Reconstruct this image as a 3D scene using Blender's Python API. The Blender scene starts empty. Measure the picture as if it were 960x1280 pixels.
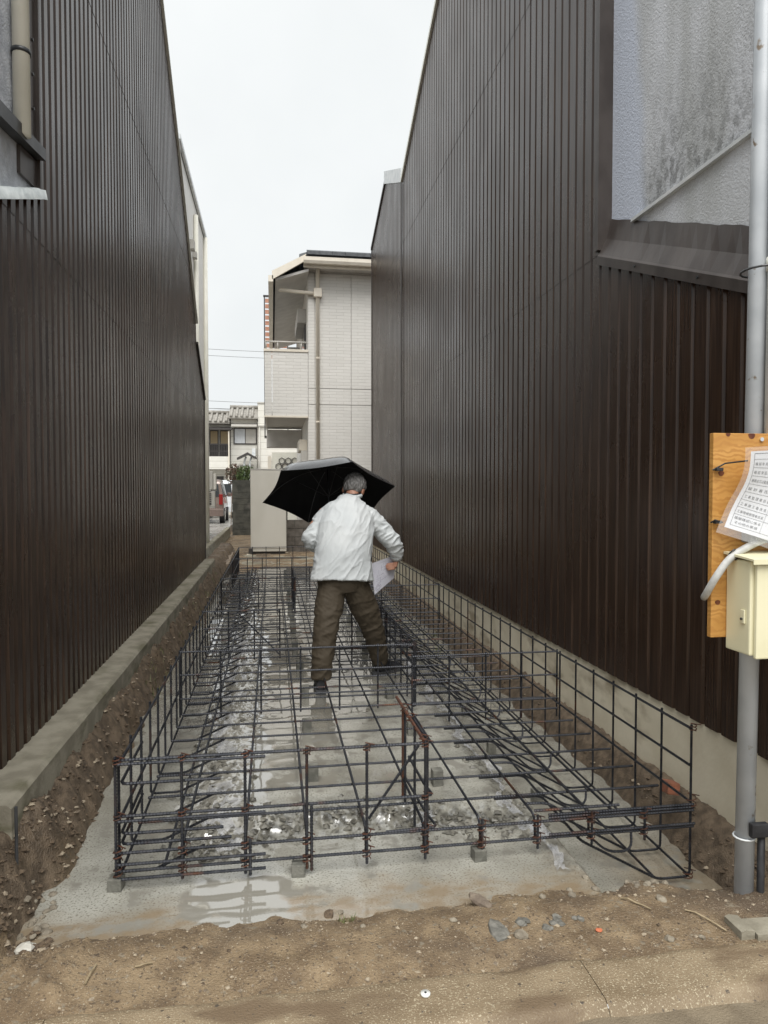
import bpy, bmesh, math, random
from mathutils import Vector, Matrix, noise, Euler
R = math.radians
rnd = random.Random(7)
scn = bpy.context.scene
col = scn.collection

# ------------------------------------------------------------------ camera
cam_d = bpy.data.cameras.new("camera"); cam = bpy.data.objects.new("camera", cam_d); col.objects.link(cam)
cam.location = (0, 0, 1.5)
cam_d.sensor_fit = 'VERTICAL'; cam_d.sensor_height = 24.0; cam_d.lens = 890 / 1280 * 24.0
cam.rotation_euler = (R(90 - 1.80), 0, -math.atan(140 / 890))
cam_d.clip_start = 0.05; cam_d.clip_end = 600
scn.camera = cam

# ------------------------------------------------------------------ sky (overcast), soft sun, exposure
SUN_EL, SUN_AZ = 60, 188
w = bpy.data.worlds.new("World"); scn.world = w; w.use_nodes = True
nt = w.node_tree; nt.nodes.clear()
out = nt.nodes.new('ShaderNodeOutputWorld'); bg = nt.nodes.new('ShaderNodeBackground'); bg.inputs['Strength'].default_value = 0.1
sky = nt.nodes.new('ShaderNodeTexSky'); sky.sky_type = 'NISHITA'; sky.sun_disc = False
sky.sun_elevation = R(SUN_EL); sky.sun_rotation = R(SUN_AZ); sky.air_density = 1.0; sky.dust_density = 6.0
hs = nt.nodes.new('ShaderNodeHueSaturation'); hs.inputs['Saturation'].default_value = 0.12
tc = nt.nodes.new('ShaderNodeTexCoord'); ns = nt.nodes.new('ShaderNodeTexNoise')
ns.inputs['Scale'].default_value = 2.2; ns.inputs['Detail'].default_value = 5
rp = nt.nodes.new('ShaderNodeValToRGB')
rp.color_ramp.elements[0].position = 0.3; rp.color_ramp.elements[0].color = (3.45, 3.6, 3.65, 1)
rp.color_ramp.elements[1].position = 0.7; rp.color_ramp.elements[1].color = (4.15, 4.25, 4.25, 1)
mx = nt.nodes.new('ShaderNodeMix'); mx.data_type = 'RGBA'; mx.inputs[0].default_value = 0.93
nt.links.new(tc.outputs['Generated'], ns.inputs['Vector']); nt.links.new(ns.outputs['Fac'], rp.inputs['Fac'])
nt.links.new(sky.outputs['Color'], hs.inputs['Color']); nt.links.new(hs.outputs['Color'], mx.inputs[6])
nt.links.new(rp.outputs['Color'], mx.inputs[7]); nt.links.new(mx.outputs[2], bg.inputs['Color'])
nt.links.new(bg.outputs['Background'], out.inputs['Surface'])
sd = bpy.data.lights.new("sun", 'SUN'); sun = bpy.data.objects.new("sun", sd); col.objects.link(sun)
sd.energy = 1.5; sd.angle = R(48); sd.color = (1.0, 0.985, 0.96)
_v = Vector((math.sin(R(SUN_AZ)) * math.cos(R(SUN_EL)), math.cos(R(SUN_AZ)) * math.cos(R(SUN_EL)), math.sin(R(SUN_EL))))
sun.rotation_euler = (-_v).to_track_quat('-Z', 'Y').to_euler(); sun.location = (0, 5, 30)
vs = scn.view_settings; vs.view_transform = 'Standard'; vs.look = 'None'; vs.exposure = 1.3; vs.gamma = 1.0; vs.use_curve_mapping = False
scn.cycles.max_bounces = 8; scn.cycles.transparent_max_bounces = 12

# ------------------------------------------------------------------ helpers
def ss(a, b, x):
    t = (x - a) / (b - a); t = 0.0 if t < 0 else 1.0 if t > 1 else t
    return t * t * (3 - 2 * t)
def fbm(x, y, z, o=4): return noise.fractal(Vector((x, y, z)), 0.9, 2.1, o)

def M(name, c1, c2=None, scale=6, stretch=(1, 1, 1), rough=0.6, rough2=None, metal=0.0, bump=0.0, bscale=60, bstretch=(1, 1, 1),
      lo=0.35, hi=0.65, c3=None, scale3=2.0, stretch3=(1, 1, 1), lo3=0.5, hi3=0.7, spec=0.5, trans=0.0, alpha=1.0, detail=6, coat=0.0, hook=None):
    m = bpy.data.materials.new(name); m.use_nodes = True
    n = m.node_tree.nodes; l = m.node_tree.links; b = n['Principled BSDF']
    b.inputs['Roughness'].default_value = rough; b.inputs['Metallic'].default_value = metal
    b.inputs['Specular IOR Level'].default_value = spec; b.inputs['Base Color'].default_value = (*c1, 1)
    b.inputs['Transmission Weight'].default_value = trans; b.inputs['Alpha'].default_value = alpha
    b.inputs['Coat Weight'].default_value = coat; b.inputs['Coat Roughness'].default_value = 0.08
    g = n.new('ShaderNodeNewGeometry')
    def nz(sc, st, det=detail):
        mp = n.new('ShaderNodeVectorMath'); mp.operation = 'MULTIPLY'; mp.inputs[1].default_value = st
        l.new(g.outputs['Position'], mp.inputs[0])
        t = n.new('ShaderNodeTexNoise'); t.inputs['Scale'].default_value = sc; t.inputs['Detail'].default_value = det
        l.new(mp.outputs[0], t.inputs['Vector']); return t.outputs['Fac']
    def ramp(src, a, bb):
        r = n.new('ShaderNodeMapRange'); r.inputs['From Min'].default_value = a; r.inputs['From Max'].default_value = bb
        r.interpolation_type = 'SMOOTHSTEP'; l.new(src, r.inputs['Value']); return r.outputs['Result']
    def mixc(f, a, bb):
        x = n.new('ShaderNodeMix'); x.data_type = 'RGBA'; l.new(f, x.inputs[0])
        for i, v in ((6, a), (7, bb)):
            if isinstance(v, tuple): x.inputs[i].default_value = (*v[:3], 1)
            else: l.new(v, x.inputs[i])
        return x.outputs[2]
    colr = c1
    if c2:
        f = ramp(nz(scale, stretch), lo, hi); colr = mixc(f, c1, c2)
        if rough2 is not None:
            rr = n.new('ShaderNodeMapRange'); rr.inputs['To Min'].default_value = rough; rr.inputs['To Max'].default_value = rough2
            l.new(f, rr.inputs['Value']); l.new(rr.outputs['Result'], b.inputs['Roughness'])
    if c3: colr = mixc(ramp(nz(scale3, stretch3), lo3, hi3), colr, c3)
    hgt = nz(bscale, bstretch, 5) if bump else None
    if hook: colr, hgt = hook(n, l, b, g, nz, ramp, mixc, colr, hgt)
    if not isinstance(colr, tuple): l.new(colr, b.inputs['Base Color'])
    if hgt is not None:
        bp = n.new('ShaderNodeBump'); bp.inputs['Strength'].default_value = min(1, bump); bp.inputs['Distance'].default_value = 0.01
        l.new(hgt, bp.inputs['Height']); l.new(bp.outputs['Normal'], b.inputs['Normal'])
    return m

def tag(o, label=None, cat=None, group=None, kind=None):
    if label: o['label'] = label
    if cat: o['category'] = cat
    if group: o['group'] = group
    if kind: o['kind'] = kind
    return o
def link(o, parent=None):
    col.objects.link(o)
    if parent is not None:
        o.parent = parent; o.matrix_parent_inverse = Matrix.Translation(-Vector(parent.location)) if parent.parent is None else parent.matrix_parent_inverse.copy()
    return o
def empty(name, loc, label, cat, group=None):
    o = bpy.data.objects.new(name, None); o.location = loc; o.empty_display_size = 0.1; col.objects.link(o)
    return tag(o, label, cat, group)
def mesh_obj(name, me, mat, parent=None, loc=None):
    """world-space mesh under an un-rotated root; children keep mesh coordinates in world space"""
    o = bpy.data.objects.new(name, me); col.objects.link(o)
    if mat is not None and len(me.materials) == 0: me.materials.append(mat)
    if loc is not None: o.location = loc
    if parent is not None:
        o.parent = parent
        # all parents are unrotated: keep world placement
        wl = Vector((0, 0, 0)); p = parent
        while p is not None: wl += Vector(p.location); p = p.parent
        o.location = Vector(o.location) - wl
    return o

class MB:
    def __init__(s): s.v = []; s.f = []; s.sm = False
    def add(s, vs_, fs):
        k = len(s.v); s.v += [tuple(p) for p in vs_]; s.f += [tuple(i + k for i in q) for q in fs]; return s
    def box(s, x0, x1, y0, y1, z0, z1, c=0.0):
        if c <= 0:
            V = [(x, y, z) for x in (x0, x1) for y in (y0, y1) for z in (z0, z1)]
            return s.add(V, [(0, 1, 3, 2), (4, 6, 7, 5), (0, 4, 5, 1), (2, 3, 7, 6), (0, 2, 6, 4), (1, 5, 7, 3)])
        bm = bmesh.new(); bmesh.ops.create_cube(bm, size=1)
        for v in bm.verts: v.co = Vector(((x0 + x1) / 2 + v.co.x * (x1 - x0), (y0 + y1) / 2 + v.co.y * (y1 - y0), (z0 + z1) / 2 + v.co.z * (z1 - z0)))
        bmesh.ops.bevel(bm, geom=bm.edges[:] , offset=c, segments=2, affect='EDGES', profile=0.6)
        return s.bm(bm)
    def bm(s, bm):
        bm.verts.index_update(); s.add([v.co[:] for v in bm.verts], [[v.index for v in f.verts] for f in bm.faces]); bm.free(); return s
    def prism(s, pts, axis, a, b):
        """pts: polygon in the two other axes; extruded along axis from a to b"""
        def mk(p, t): return (t, p[0], p[1]) if axis == 'x' else (p[0], t, p[1]) if axis == 'y' else (p[0], p[1], t)
        n = len(pts); V = [mk(p, a) for p in pts] + [mk(p, b) for p in pts]
        return s.add(V, [tuple(range(n)), tuple(range(2 * n - 1, n - 1, -1))] + [(i, (i + 1) % n, n + (i + 1) % n, n + i) for i in range(n)])
    def tube(s, pts, r, n=8, cap=True, radii=None):
        pts = [Vector(p) for p in pts]; m = len(pts); rings = []
        t0 = (pts[1] - pts[0]).normalized(); up = Vector((0, 0, 1)) if abs(t0.z) < 0.9 else Vector((0, 1, 0))
        u = t0.cross(up).normalized()
        for i, p in enumerate(pts):
            t = (pts[min(i + 1, m - 1)] - pts[max(i - 1, 0)]).normalized()
            u = (u - t * u.dot(t)).normalized(); v = t.cross(u); rr = radii[i] if radii else r
            rings.append([p + (u * math.cos(2 * math.pi * k / n) + v * math.sin(2 * math.pi * k / n)) * rr for k in range(n)])
        V = [q for rg in rings for q in rg]; F = []
        for i in range(m - 1):
            for k in range(n): F.append((i * n + k, i * n + (k + 1) % n, (i + 1) * n + (k + 1) % n, (i + 1) * n + k))
        if cap: F += [tuple(range(n - 1, -1, -1)), tuple((m - 1) * n + k for k in range(n))]
        return s.add(V, F)
    def cyl(s, c, r, h, axis='z', n=20, r2=None):
        c = Vector(c); d = {'x': Vector((1, 0, 0)), 'y': Vector((0, 1, 0)), 'z': Vector((0, 0, 1))}[axis] * h / 2
        return s.tube([c - d, c + d], r, n, True, [r, r2 if r2 is not None else r])
    def mesh(s, name, smooth=False):
        me = bpy.data.meshes.new(name); me.from_pydata(s.v, [], s.f)
        bm = bmesh.new(); bm.from_mesh(me); bmesh.ops.recalc_face_normals(bm, faces=bm.faces); bm.to_mesh(me); bm.free()
        if smooth:
            for p in me.polygons: p.use_smooth = True
        return me
    def build(s, name, mat, parent=None, smooth=False): return mesh_obj(name, s.mesh(name, smooth), mat, parent)
def boxo(name, mat, parent, *a, c=0.0): return MB().box(*a, c=c).build(name, mat, parent)
def fillet(pts, r, k=4):
    pts = [Vector(p) for p in pts]; o = [pts[0]]
    for i in range(1, len(pts) - 1):
        a, b, c = pts[i - 1], pts[i], pts[i + 1]
        d1 = (a - b); d2 = (c - b); q = min(r, d1.length * .45, d2.length * .45)
        p1 = b + d1.normalized() * q; p2 = b + d2.normalized() * q
        for j in range(k + 1):
            t = j / k; o.append(p1 * (1 - t) ** 2 + b * 2 * t * (1 - t) + p2 * t * t)
    return o + [pts[-1]]
def resample(pts, d):
    pts = [Vector(p) for p in pts]; o = [pts[0].copy()]
    for a, b in zip(pts, pts[1:]):
        n = max(1, int((b - a).length / d))
        for i in range(1, n + 1): o.append(a.lerp(b, i / n))
    return o

# ------------------------------------------------------------------ materials
def hook_clad(n, l, b, g, nz, ramp, mixc, c, h):
    # fine printed vertical grain plus pale water marks running down the sheet
    c = mixc(ramp(nz(3.0, (9, 9, .35)), .56, .78), c, (.080, .048, .032))
    f = ramp(nz(2.3, (1, 1, .6)), .3, .75)
    r = n.new('ShaderNodeMapRange'); r.inputs['To Min'].default_value = .25; r.inputs['To Max'].default_value = .33
    l.new(f, r.inputs['Value']); l.new(r.outputs['Result'], b.inputs['Roughness'])
    return c, h
m_clad = M('brown_metal_cladding', (.016, .0075, .0042), (.042, .0225, .013), scale=7, stretch=(14, 14, .5), rough=.36, spec=.36, bump=.22, bscale=5, bstretch=(1, 1, .5), hook=hook_clad)
m_cladR = M('brown_metal_siding', (.020, .0095, .0052), (.044, .024, .014), scale=6, stretch=(12, 12, .4), rough=.36, spec=.36, bump=.22, bscale=5, bstretch=(1, 1, .5), hook=hook_clad)
m_trim = M('brown_metal_trim', (.040, .031, .027), (.070, .058, .052), scale=5, stretch=(1, 1, .5), rough=.42, bump=.05, bscale=25)
m_darktrim = M('dark_metal', (.02, .022, .024), (.05, .052, .055), scale=9, rough=.4)
m_core = M('house_wall', (.09, .075, .065), (.13, .11, .1), scale=4, rough=.8)
m_white_trim = M('white_metal_trim', (.62, .65, .66), (.75, .77, .77), scale=8, rough=.45)
m_crumple = M('pale_crumpled_flashing', (.55, .60, .60), (.72, .76, .75), scale=14, rough=.4, bump=.5, bscale=30)
m_rooft = M('dark_roof_tile', (.022, .026, .03), (.05, .055, .06), scale=12, rough=.5, bump=.2, bscale=40)
def hook_stucco_r(n, l, b, g, nz, ramp, mixc, c, h):
    sx = n.new('ShaderNodeSeparateXYZ'); l.new(g.outputs['Position'], sx.inputs[0])
    ad = n.new('ShaderNodeMath'); ad.operation = 'MULTIPLY_ADD'; ad.inputs[1].default_value = .5
    l.new(nz(2.0, (1, 1, .4)), ad.inputs[0]); l.new(sx.outputs['Y'], ad.inputs[2])
    clean = ramp(ad.outputs[0], 4.05, 4.22)           # strip the overhang kept clean
    wv = n.new('ShaderNodeMath'); wv.operation = 'MULTIPLY_ADD'; wv.inputs[1].default_value = -.75
    l.new(nz(2.6, (1, 2.2, .8)), wv.inputs[0]); l.new(sx.outputs['Z'], wv.inputs[2])
    near = n.new('ShaderNodeMapRange'); near.inputs['From Min'].default_value = 3.35; near.inputs['From Max'].default_value = 2.72
    l.new(wv.outputs[0], near.inputs['Value'])        # soot collects above the drip strip
    ab = n.new('ShaderNodeMath'); ab.operation = 'GREATER_THAN'; ab.inputs[1].default_value = 3.07; l.new(sx.outputs['Z'], ab.inputs[0])
    m1 = n.new('ShaderNodeMath'); m1.operation = 'MULTIPLY'; l.new(near.outputs[0], m1.inputs[0]); l.new(ab.outputs[0], m1.inputs[1])
    sp = ramp(nz(26, (1, 1, .7)), .42, .62)
    m2 = n.new('ShaderNodeMath'); m2.operation = 'MULTIPLY_ADD'; m2.inputs[1].default_value = .45; m2.inputs[2].default_value = .22; l.new(sp, m2.inputs[0])
    m3 = n.new('ShaderNodeMath'); m3.operation = 'MULTIPLY'; l.new(m1.outputs[0], m3.inputs[0]); l.new(m2.outputs[0], m3.inputs[1])
    c = mixc(ramp(nz(1.5, (1, 3, .35)), .35, .7), c, (.54, .555, .56))
    c = mixc(m3.outputs[0], c, (.10, .10, .095))
    c = mixc(clean, c, (.64, .69, .80))
    return c, h
m_stuccoR = M('stained_white_stucco', (.72, .74, .78), (.64, .66, .69), scale=5, rough=.75, bump=.55, bscale=95, hook=hook_stucco_r)
m_stuccoL = M('grey_weathered_stucco', (.42, .44, .48), (.56, .58, .62), scale=14, rough=.8, bump=.7, bscale=90, c3=(.20, .18, .14), scale3=2.5, lo3=.52, hi3=.7)
m_conc = M('foundation_concrete', (.60, .54, .41), (.68, .62, .485), scale=4, rough=.75, bump=.15, bscale=40, c3=(.34, .285, .20), scale3=2.2, stretch3=(1, 1, 2), lo3=.52, hi3=.68)
m_kerb = M('mossy_concrete', (.20, .18, .135), (.29, .265, .205), scale=9, rough=.8, bump=.3, bscale=70, c3=(.125, .115, .07), scale3=3, stretch3=(1, 1, 4), lo3=.5, hi3=.68)
m_pipe = M('cream_pipe', (.74, .72, .63), (.80, .78, .69), scale=6, rough=.4)
m_rebar = M('wet_rebar_steel', (.022, .024, .030), (.045, .046, .052), scale=30, rough=.30, rough2=.45, metal=.55, c3=(.085, .035, .018), scale3=5, lo3=.58, hi3=.72)
m_rust = M('rusty_steel', (.10, .035, .016), (.05, .028, .02), scale=40, rough=.7, metal=.2)
m_spacer = M('spacer_concrete', (.10, .098, .082), (.17, .165, .14), scale=22, rough=.7, bump=.4, bscale=120)
m_galv = M('galvanised_pole', (.42, .45, .48), (.50, .53, .56), scale=7, rough=.36, metal=.0, c3=(.19, .15, .11), scale3=16, lo3=.66, hi3=.72)
m_black = M('black_foam', (.012, .012, .014), (.03, .03, .032), scale=20, rough=.6)
m_chrome = M('chrome', (.75, .76, .78), rough=.12, metal=1.0)
m_cream = M('cream_enamel', (.72, .68, .46), (.78, .74, .52), scale=4, rough=.35, c3=(.5, .45, .3), scale3=18, lo3=.72, hi3=.8)
m_cable = M('grey_cable', (.42, .42, .40), (.55, .55, .53), scale=30, rough=.5)
m_conduit = M('white_conduit', (.70, .72, .72), (.58, .60, .60), scale=8, rough=.4)

# ------------------------------------------------------------------ ground: soil, lean concrete, street edge
def mask_mud(x, y):
    a = math.exp(-((x + .27 + .05 * math.sin(y * 2.1)) / .12) ** 2) * ss(2.85, 3.05, y)
    b = math.exp(-((y - 3.12 - .05 * math.sin(x * 5)) / .11) ** 2) * ss(-.45, -.3, x) * ss(1.15, 1.0, x)
    c = .7 * math.exp(-((x - 1.13 - .02 * math.sin(y * 3)) / .06) ** 2) * ss(2.5, 2.7, y)
    return min(1.0, a + b + c)
def slab_z(x, y):
    m = mask_mud(x, y)
    z = .04 * ss(-.36, -.2, x) * ss(1.16, 1.04, x) * ss(3.05, 3.25, y) - .19 * ss(1.19, 1.36, x)
    z += .003 * fbm(x * 3, y * 3, 1.3, 3)
    if m > .03: z += m * (.004 + .030 * abs(fbm(x * 9, y * 9, 4.1, 3)) + .026 * abs(fbm(x * 26, y * 26, 7.1, 3)) - .010)
    return z
def ground_z(x, y):
    n1 = fbm(x * 2.3, y * 2.3, 0.2, 4); n2 = fbm(x * 11, y * 11, 3.2, 4)
    wob = .10 * fbm(x * 3.1, y * 3.1, 9.7, 3)
    gl = -.40 + .66 * ss(-.62, -.99, x + wob * .6)
    gf = -.075 + .125 * ss(2.80, 2.20, y + wob * .5 - .03 * ss(.2, 1.2, x)) - .5 * ss(1.12, 1.34, x) * ss(2.42, 2.72, y + wob)
    gr = -.42 + .41 * ss(1.70, 2.03, x + wob * .4)
    gb = -.4 + .46 * ss(12.95, 13.4, y + wob)
    z = max(gl, gf, gr, gb)
    rough_l = .030 if x < -.6 else .020 if x > 1.5 else .010
    z += .018 * n1 + rough_l * abs(n2) * 1.3 - .006
    if y < 2.16: z = z + (.035 - z) * ss(2.16, 2.04, y)
    return z
def axis(a, b, s0, s1, ya):
    o = [a]; 
    while o[-1] < b:
        t = ss(ya, b, o[-1]); o.append(o[-1] + s0 + (s1 - s0) * t)
    return o
def grid(name, xs, ys, fz, mat, attrs=None):
    V = [(x, y, fz(x, y)) for y in ys for x in xs]; nx = len(xs)
    F = [(j * nx + i, j * nx + i + 1, (j + 1) * nx + i + 1, (j + 1) * nx + i) for j in range(len(ys) - 1) for i in range(nx - 1)]
    me = bpy.data.meshes.new(name); me.from_pydata(V, [], F)
    for p in me.polygons: p.use_smooth = True
    for an, fn in (attrs or {}).items():
        at = me.attributes.new(an, 'FLOAT', 'POINT'); at.data.foreach_set('value', [fn(v[0], v[1]) for v in V])
    return mesh_obj(name, me, mat)
def hook_soil(n, l, b, g, nz, ramp, mixc, c, h):
    c = mixc(ramp(nz(240, (1, 1, 1), 3), .62, .70), c, (.40, .33, .23))
    c = mixc(ramp(nz(90, (1, 1, 1), 4), .57, .70), c, (.075, .054, .036))
    c = mixc(ramp(nz(34, (1, 1, 1), 4), .60, .72), c, (.21, .175, .125))
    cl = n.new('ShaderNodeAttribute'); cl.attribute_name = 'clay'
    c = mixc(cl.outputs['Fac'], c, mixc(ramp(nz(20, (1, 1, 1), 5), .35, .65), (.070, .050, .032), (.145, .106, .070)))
    f = ramp(nz(2.2, (1, 1, 1)), .45, .65)
    r = n.new('ShaderNodeMapRange'); r.inputs['To Min'].default_value = .85; r.inputs['To Max'].default_value = .5
    l.new(f, r.inputs['Value']); l.new(r.outputs['Result'], b.inputs['Roughness'])
    return c, h
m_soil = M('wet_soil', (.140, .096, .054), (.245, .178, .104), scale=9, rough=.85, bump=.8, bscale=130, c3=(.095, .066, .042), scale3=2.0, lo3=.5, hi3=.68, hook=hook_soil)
def hook_slab(n, l, b, g, nz, ramp, mixc, c, h):
    a = n.new('ShaderNodeAttribute'); a.attribute_name = 'mud'
    wt = n.new('ShaderNodeAttribute'); wt.attribute_name = 'wet'
    md = mixc(ramp(nz(22, (1, 1, 1)), .38, .62), (.060, .056, .046), (.19, .18, .15))
    c = mixc(ramp(nz(120, (1, 1, 1), 3), .50, .70), c, (.17, .155, .12))
    c = mixc(a.outputs['Fac'], c, md)
    st = n.new('ShaderNodeAttribute'); st.attribute_name = 'silt'
    c = mixc(st.outputs['Fac'], c, (.24, .180, .112))
    # wetness: standing water is smooth, damp concrete is rougher
    ad = n.new('ShaderNodeMath'); ad.operation = 'ADD'; l.new(wt.outputs['Fac'], ad.inputs[0])
    sb = n.new('ShaderNodeMath'); sb.operation = 'MULTIPLY_ADD'; sb.inputs[1].default_value = 1.5; sb.inputs[2].default_value = -.75
    l.new(nz(9, (1, 1, 1), 8), sb.inputs[0]); l.new(sb.outputs[0], ad.inputs[1])
    wet = ramp(ad.outputs[0], .42, .62)
    r = n.new('ShaderNodeMapRange'); r.inputs['To Min'].default_value = .20; r.inputs['To Max'].default_value = .025
    l.new(wet, r.inputs['Value']); l.new(r.outputs['Result'], b.inputs['Roughness'])
    c = mixc(wet, c, (.27, .255, .215))
    cw = n.new('ShaderNodeMapRange'); cw.inputs['To Min'].default_value = .45; cw.inputs['To Max'].default_value = 1.0; l.new(wet, cw.inputs['Value']); l.new(cw.outputs['Result'], b.inputs['Coat Weight']); b.inputs['Coat Roughness'].default_value = .05; b.inputs['Coat IOR'].default_value = 1.9
    iv = n.new('ShaderNodeMath'); iv.operation = 'SUBTRACT'; iv.inputs[0].default_value = 1.0; l.new(wet, iv.inputs[1])
    hm = n.new('ShaderNodeMath'); hm.operation = 'MULTIPLY'; l.new(h, hm.inputs[0]); l.new(iv.outputs[0], hm.inputs[1])
    return c, hm.outputs[0]
m_slab = M('lean_concrete', (.32, .312, .268), (.41, .402, .35), scale=5, rough=.4, bump=.10, bscale=150, c3=(.25, .235, .19), scale3=1.6, lo3=.45, hi3=.7, spec=1.0, hook=hook_slab)
def wet_f(x, y):
    w_ = .36
    w_ += .75 * math.exp(-((x + .13) / .19) ** 2 - ((y - 2.63) / .10) ** 2)
    w_ += .7 * math.exp(-((x + .12) / .14) ** 2 - ((y - 2.455) / .05) ** 2)
    w_ += .42 * math.exp(-((x + .26) / .17) ** 2) * ss(2.9, 3.2, y)
    w_ += .30 * ss(3.6, 6.0, y) + .28 * math.exp(-((x - .1) / .25) ** 2) * ss(3.2, 3.6, y)
    return min(w_, 1.0)
def silt_f(x, y): 
    return max(0, min(.9, ss(2.74, 2.46, y + .14 * fbm(x * 4, y * 4, 2, 3)) * (.5 + 1.1 * abs(fbm(x * 6, y * 16, 5, 4))) + .6 * ss(1.35, 1.6, x) * ss(3.6, 2.7, y)))
grid('concrete_base', [-1.0 + .0118 * i for i in range(251)], axis(2.36, 13.3, .0115, .10, 3.6), slab_z, m_slab,
     {'mud': mask_mud, 'wet': wet_f, 'silt': silt_f})['kind'] = 'structure'
gx = [-1.16 + .0185 * i for i in range(182)]; gy = axis(1.86, 16.9, .0165, .10, 4.2)
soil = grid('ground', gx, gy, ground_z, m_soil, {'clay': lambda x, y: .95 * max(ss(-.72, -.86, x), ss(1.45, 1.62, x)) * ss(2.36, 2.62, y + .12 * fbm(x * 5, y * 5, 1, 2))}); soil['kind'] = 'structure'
# the ground goes on around the dug plot
bm = bmesh.new(); bm.from_mesh(soil.data)
def quad(x0, x1, y0, y1, z): bm.faces.new([bm.verts.new(p) for p in ((x0, y0, z), (x1, y0, z), (x1, y1, z), (x0, y1, z))])
xe, ye = gx[-1], gy[-1]
quad(-250, gx[0], -250, 400, -.02); quad(xe, 250, -250, 400, -.02); quad(gx[0], xe, ye, 400, .02); quad(gx[0], xe, -250, gy[0], -.02)
bm.to_mesh(soil.data); bm.free()

def hook_street(n, l, b, g, nz, ramp, mixc, c, h):
    c = mixc(ramp(nz(190, (1, 1, 1), 3), .57, .66), c, (.42, .36, .25))
    c = mixc(ramp(nz(3.2, (1, 2.5, 1)), .50, .66), c, (.15, .105, .062))
    c = mixc(ramp(nz(60, (1, 1, 1), 3), .64, .72), c, (.07, .055, .04))
    return c, h
m_street = M('worn_street_concrete', (.18, .132, .078), (.25, .19, .118), scale=5, rough=.6, bump=.5, bscale=170, hook=hook_street)
m_asph = M('worn_asphalt', (.155, .122, .08), (.215, .172, .115), scale=8, rough=.7, bump=.6, bscale=150, c3=(.20, .17, .12), scale3=5, lo3=.55, hi3=.7)
# edge strip of worn concrete slabs, then the road
xs0 = [-3.2, -2.0, -.62, .93, 1.72, 3.4]
for a, b_ in zip(xs0, xs0[1:]):
    nxx = int((b_ - a) / .02); V = []; 
    ys_ = [1.80 + .02 * i for i in range(14)]
    xs_ = [a + .001 + (b_ - a - .002) * i / nxx for i in range(nxx + 1)]
    def fz(x, y):
        e = .012 * fbm(x * 5, 1.0, 2.2, 4)
        return .052 + .005 * fbm(x * 4, y * 4, 1, 3) - .05 * ss(1.85 + e, 1.80 + e, y) - .03 * ss(2.02 + e, 2.06 + e, y)
    o = grid('street_kerb', xs_, ys_, fz, m_street); o['kind'] = 'structure'
o = grid('road', [-40, -12, -5] + [-3 + .05 * i for i in range(125)] + [5, 12, 40], [-14, -4, 0] + [.9 + .04 * i for i in range(25)], lambda x, y: .022 + .004 * fbm(x * 5, y * 5, 3, 3), m_asph); o['kind'] = 'structure'

# gravel and crumbs lying in the soil: too many to count
def pebble_mesh(mb, x, y, z, s):
    a = rnd.random() * 6.28; q = [(1, 0, 0), (0, 1, 0), (-1, 0, 0), (0, -1, 0)]
    V = []
    for (cx, cy, _) in q: V.append((x + s * (cx * math.cos(a) - cy * math.sin(a)) * rnd.uniform(.6, 1.2), y + s * (cx * math.sin(a) + cy * math.cos(a)) * rnd.uniform(.6, 1.2), z + s * rnd.uniform(-.1, .2)))
    V += [(x + s * rnd.uniform(-.4, .4), y + s * rnd.uniform(-.4, .4), z + s * rnd.uniform(.35, .7)), (x, y, z - s * .6)]
    mb.add(V, [(0, 1, 4), (1, 2, 4), (2, 3, 4), (3, 0, 4), (1, 0, 5), (2, 1, 5), (3, 2, 5), (0, 3, 5)])
m_grit = M('pale_grit', (.34, .28, .20), (.15, .115, .08), scale=45, lo=.42, hi=.58, rough=.75)
m_clod = M('soil_clods', (.060, .042, .027), (.13, .092, .058), scale=60, rough=.9)
g1, g2 = MB(), MB()
for _ in range(6500):
    x = rnd.uniform(-1.1, 1.95); y = rnd.uniform(2.03, 2.62)
    z = ground_z(x, y)
    if z < slab_z(x, y) - .002: continue
    pebble_mesh(g1 if rnd.random() < .8 else g2, x, y, z, rnd.choice((.0015, .002, .002, .0025, .003, .0035)) if rnd.random() < .955 else rnd.uniform(.005, .011))
for _ in range(2600):
    y = 2.4 + 9 * rnd.random() ** 1.8; x = rnd.uniform(-.95, -.72) if rnd.random() < .7 else rnd.uniform(1.72, 1.98)
    z = ground_z(x, y)
    if z < slab_z(x, y) - .002: continue
    pebble_mesh(g2 if rnd.random() < .8 else g1, x, y, z, rnd.choice((.006, .009, .013, .018)))
tag(g1.build('gravel', m_grit), 'fine pale grit scattered over the brown soil', 'gravel', kind='stuff')
tag(g2.build('soil_clods', m_clod), 'small dark clods of soil on the banks beside the slab', 'soil', kind='stuff')
mc = M('mortar_crumbs', (.075, .070, .058), (.18, .17, .14), scale=40, rough=.5)
g3 = MB()
for _ in range(5600):
    x = rnd.uniform(-.5, 1.2); y = 2.9 + 7 * rnd.random() ** 2.6
    if rnd.random() > mask_mud(x, y): continue
    pebble_mesh(g3, x, y, slab_z(x, y), rnd.choice((.004, .006, .008, .008, .012, .018, .026)))
tag(g3.build('mortar_rubble', mc), 'grey mortar crumbs and mud along the edge of the raised concrete', 'rubble', kind='stuff')
#@@SECTION2

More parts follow.
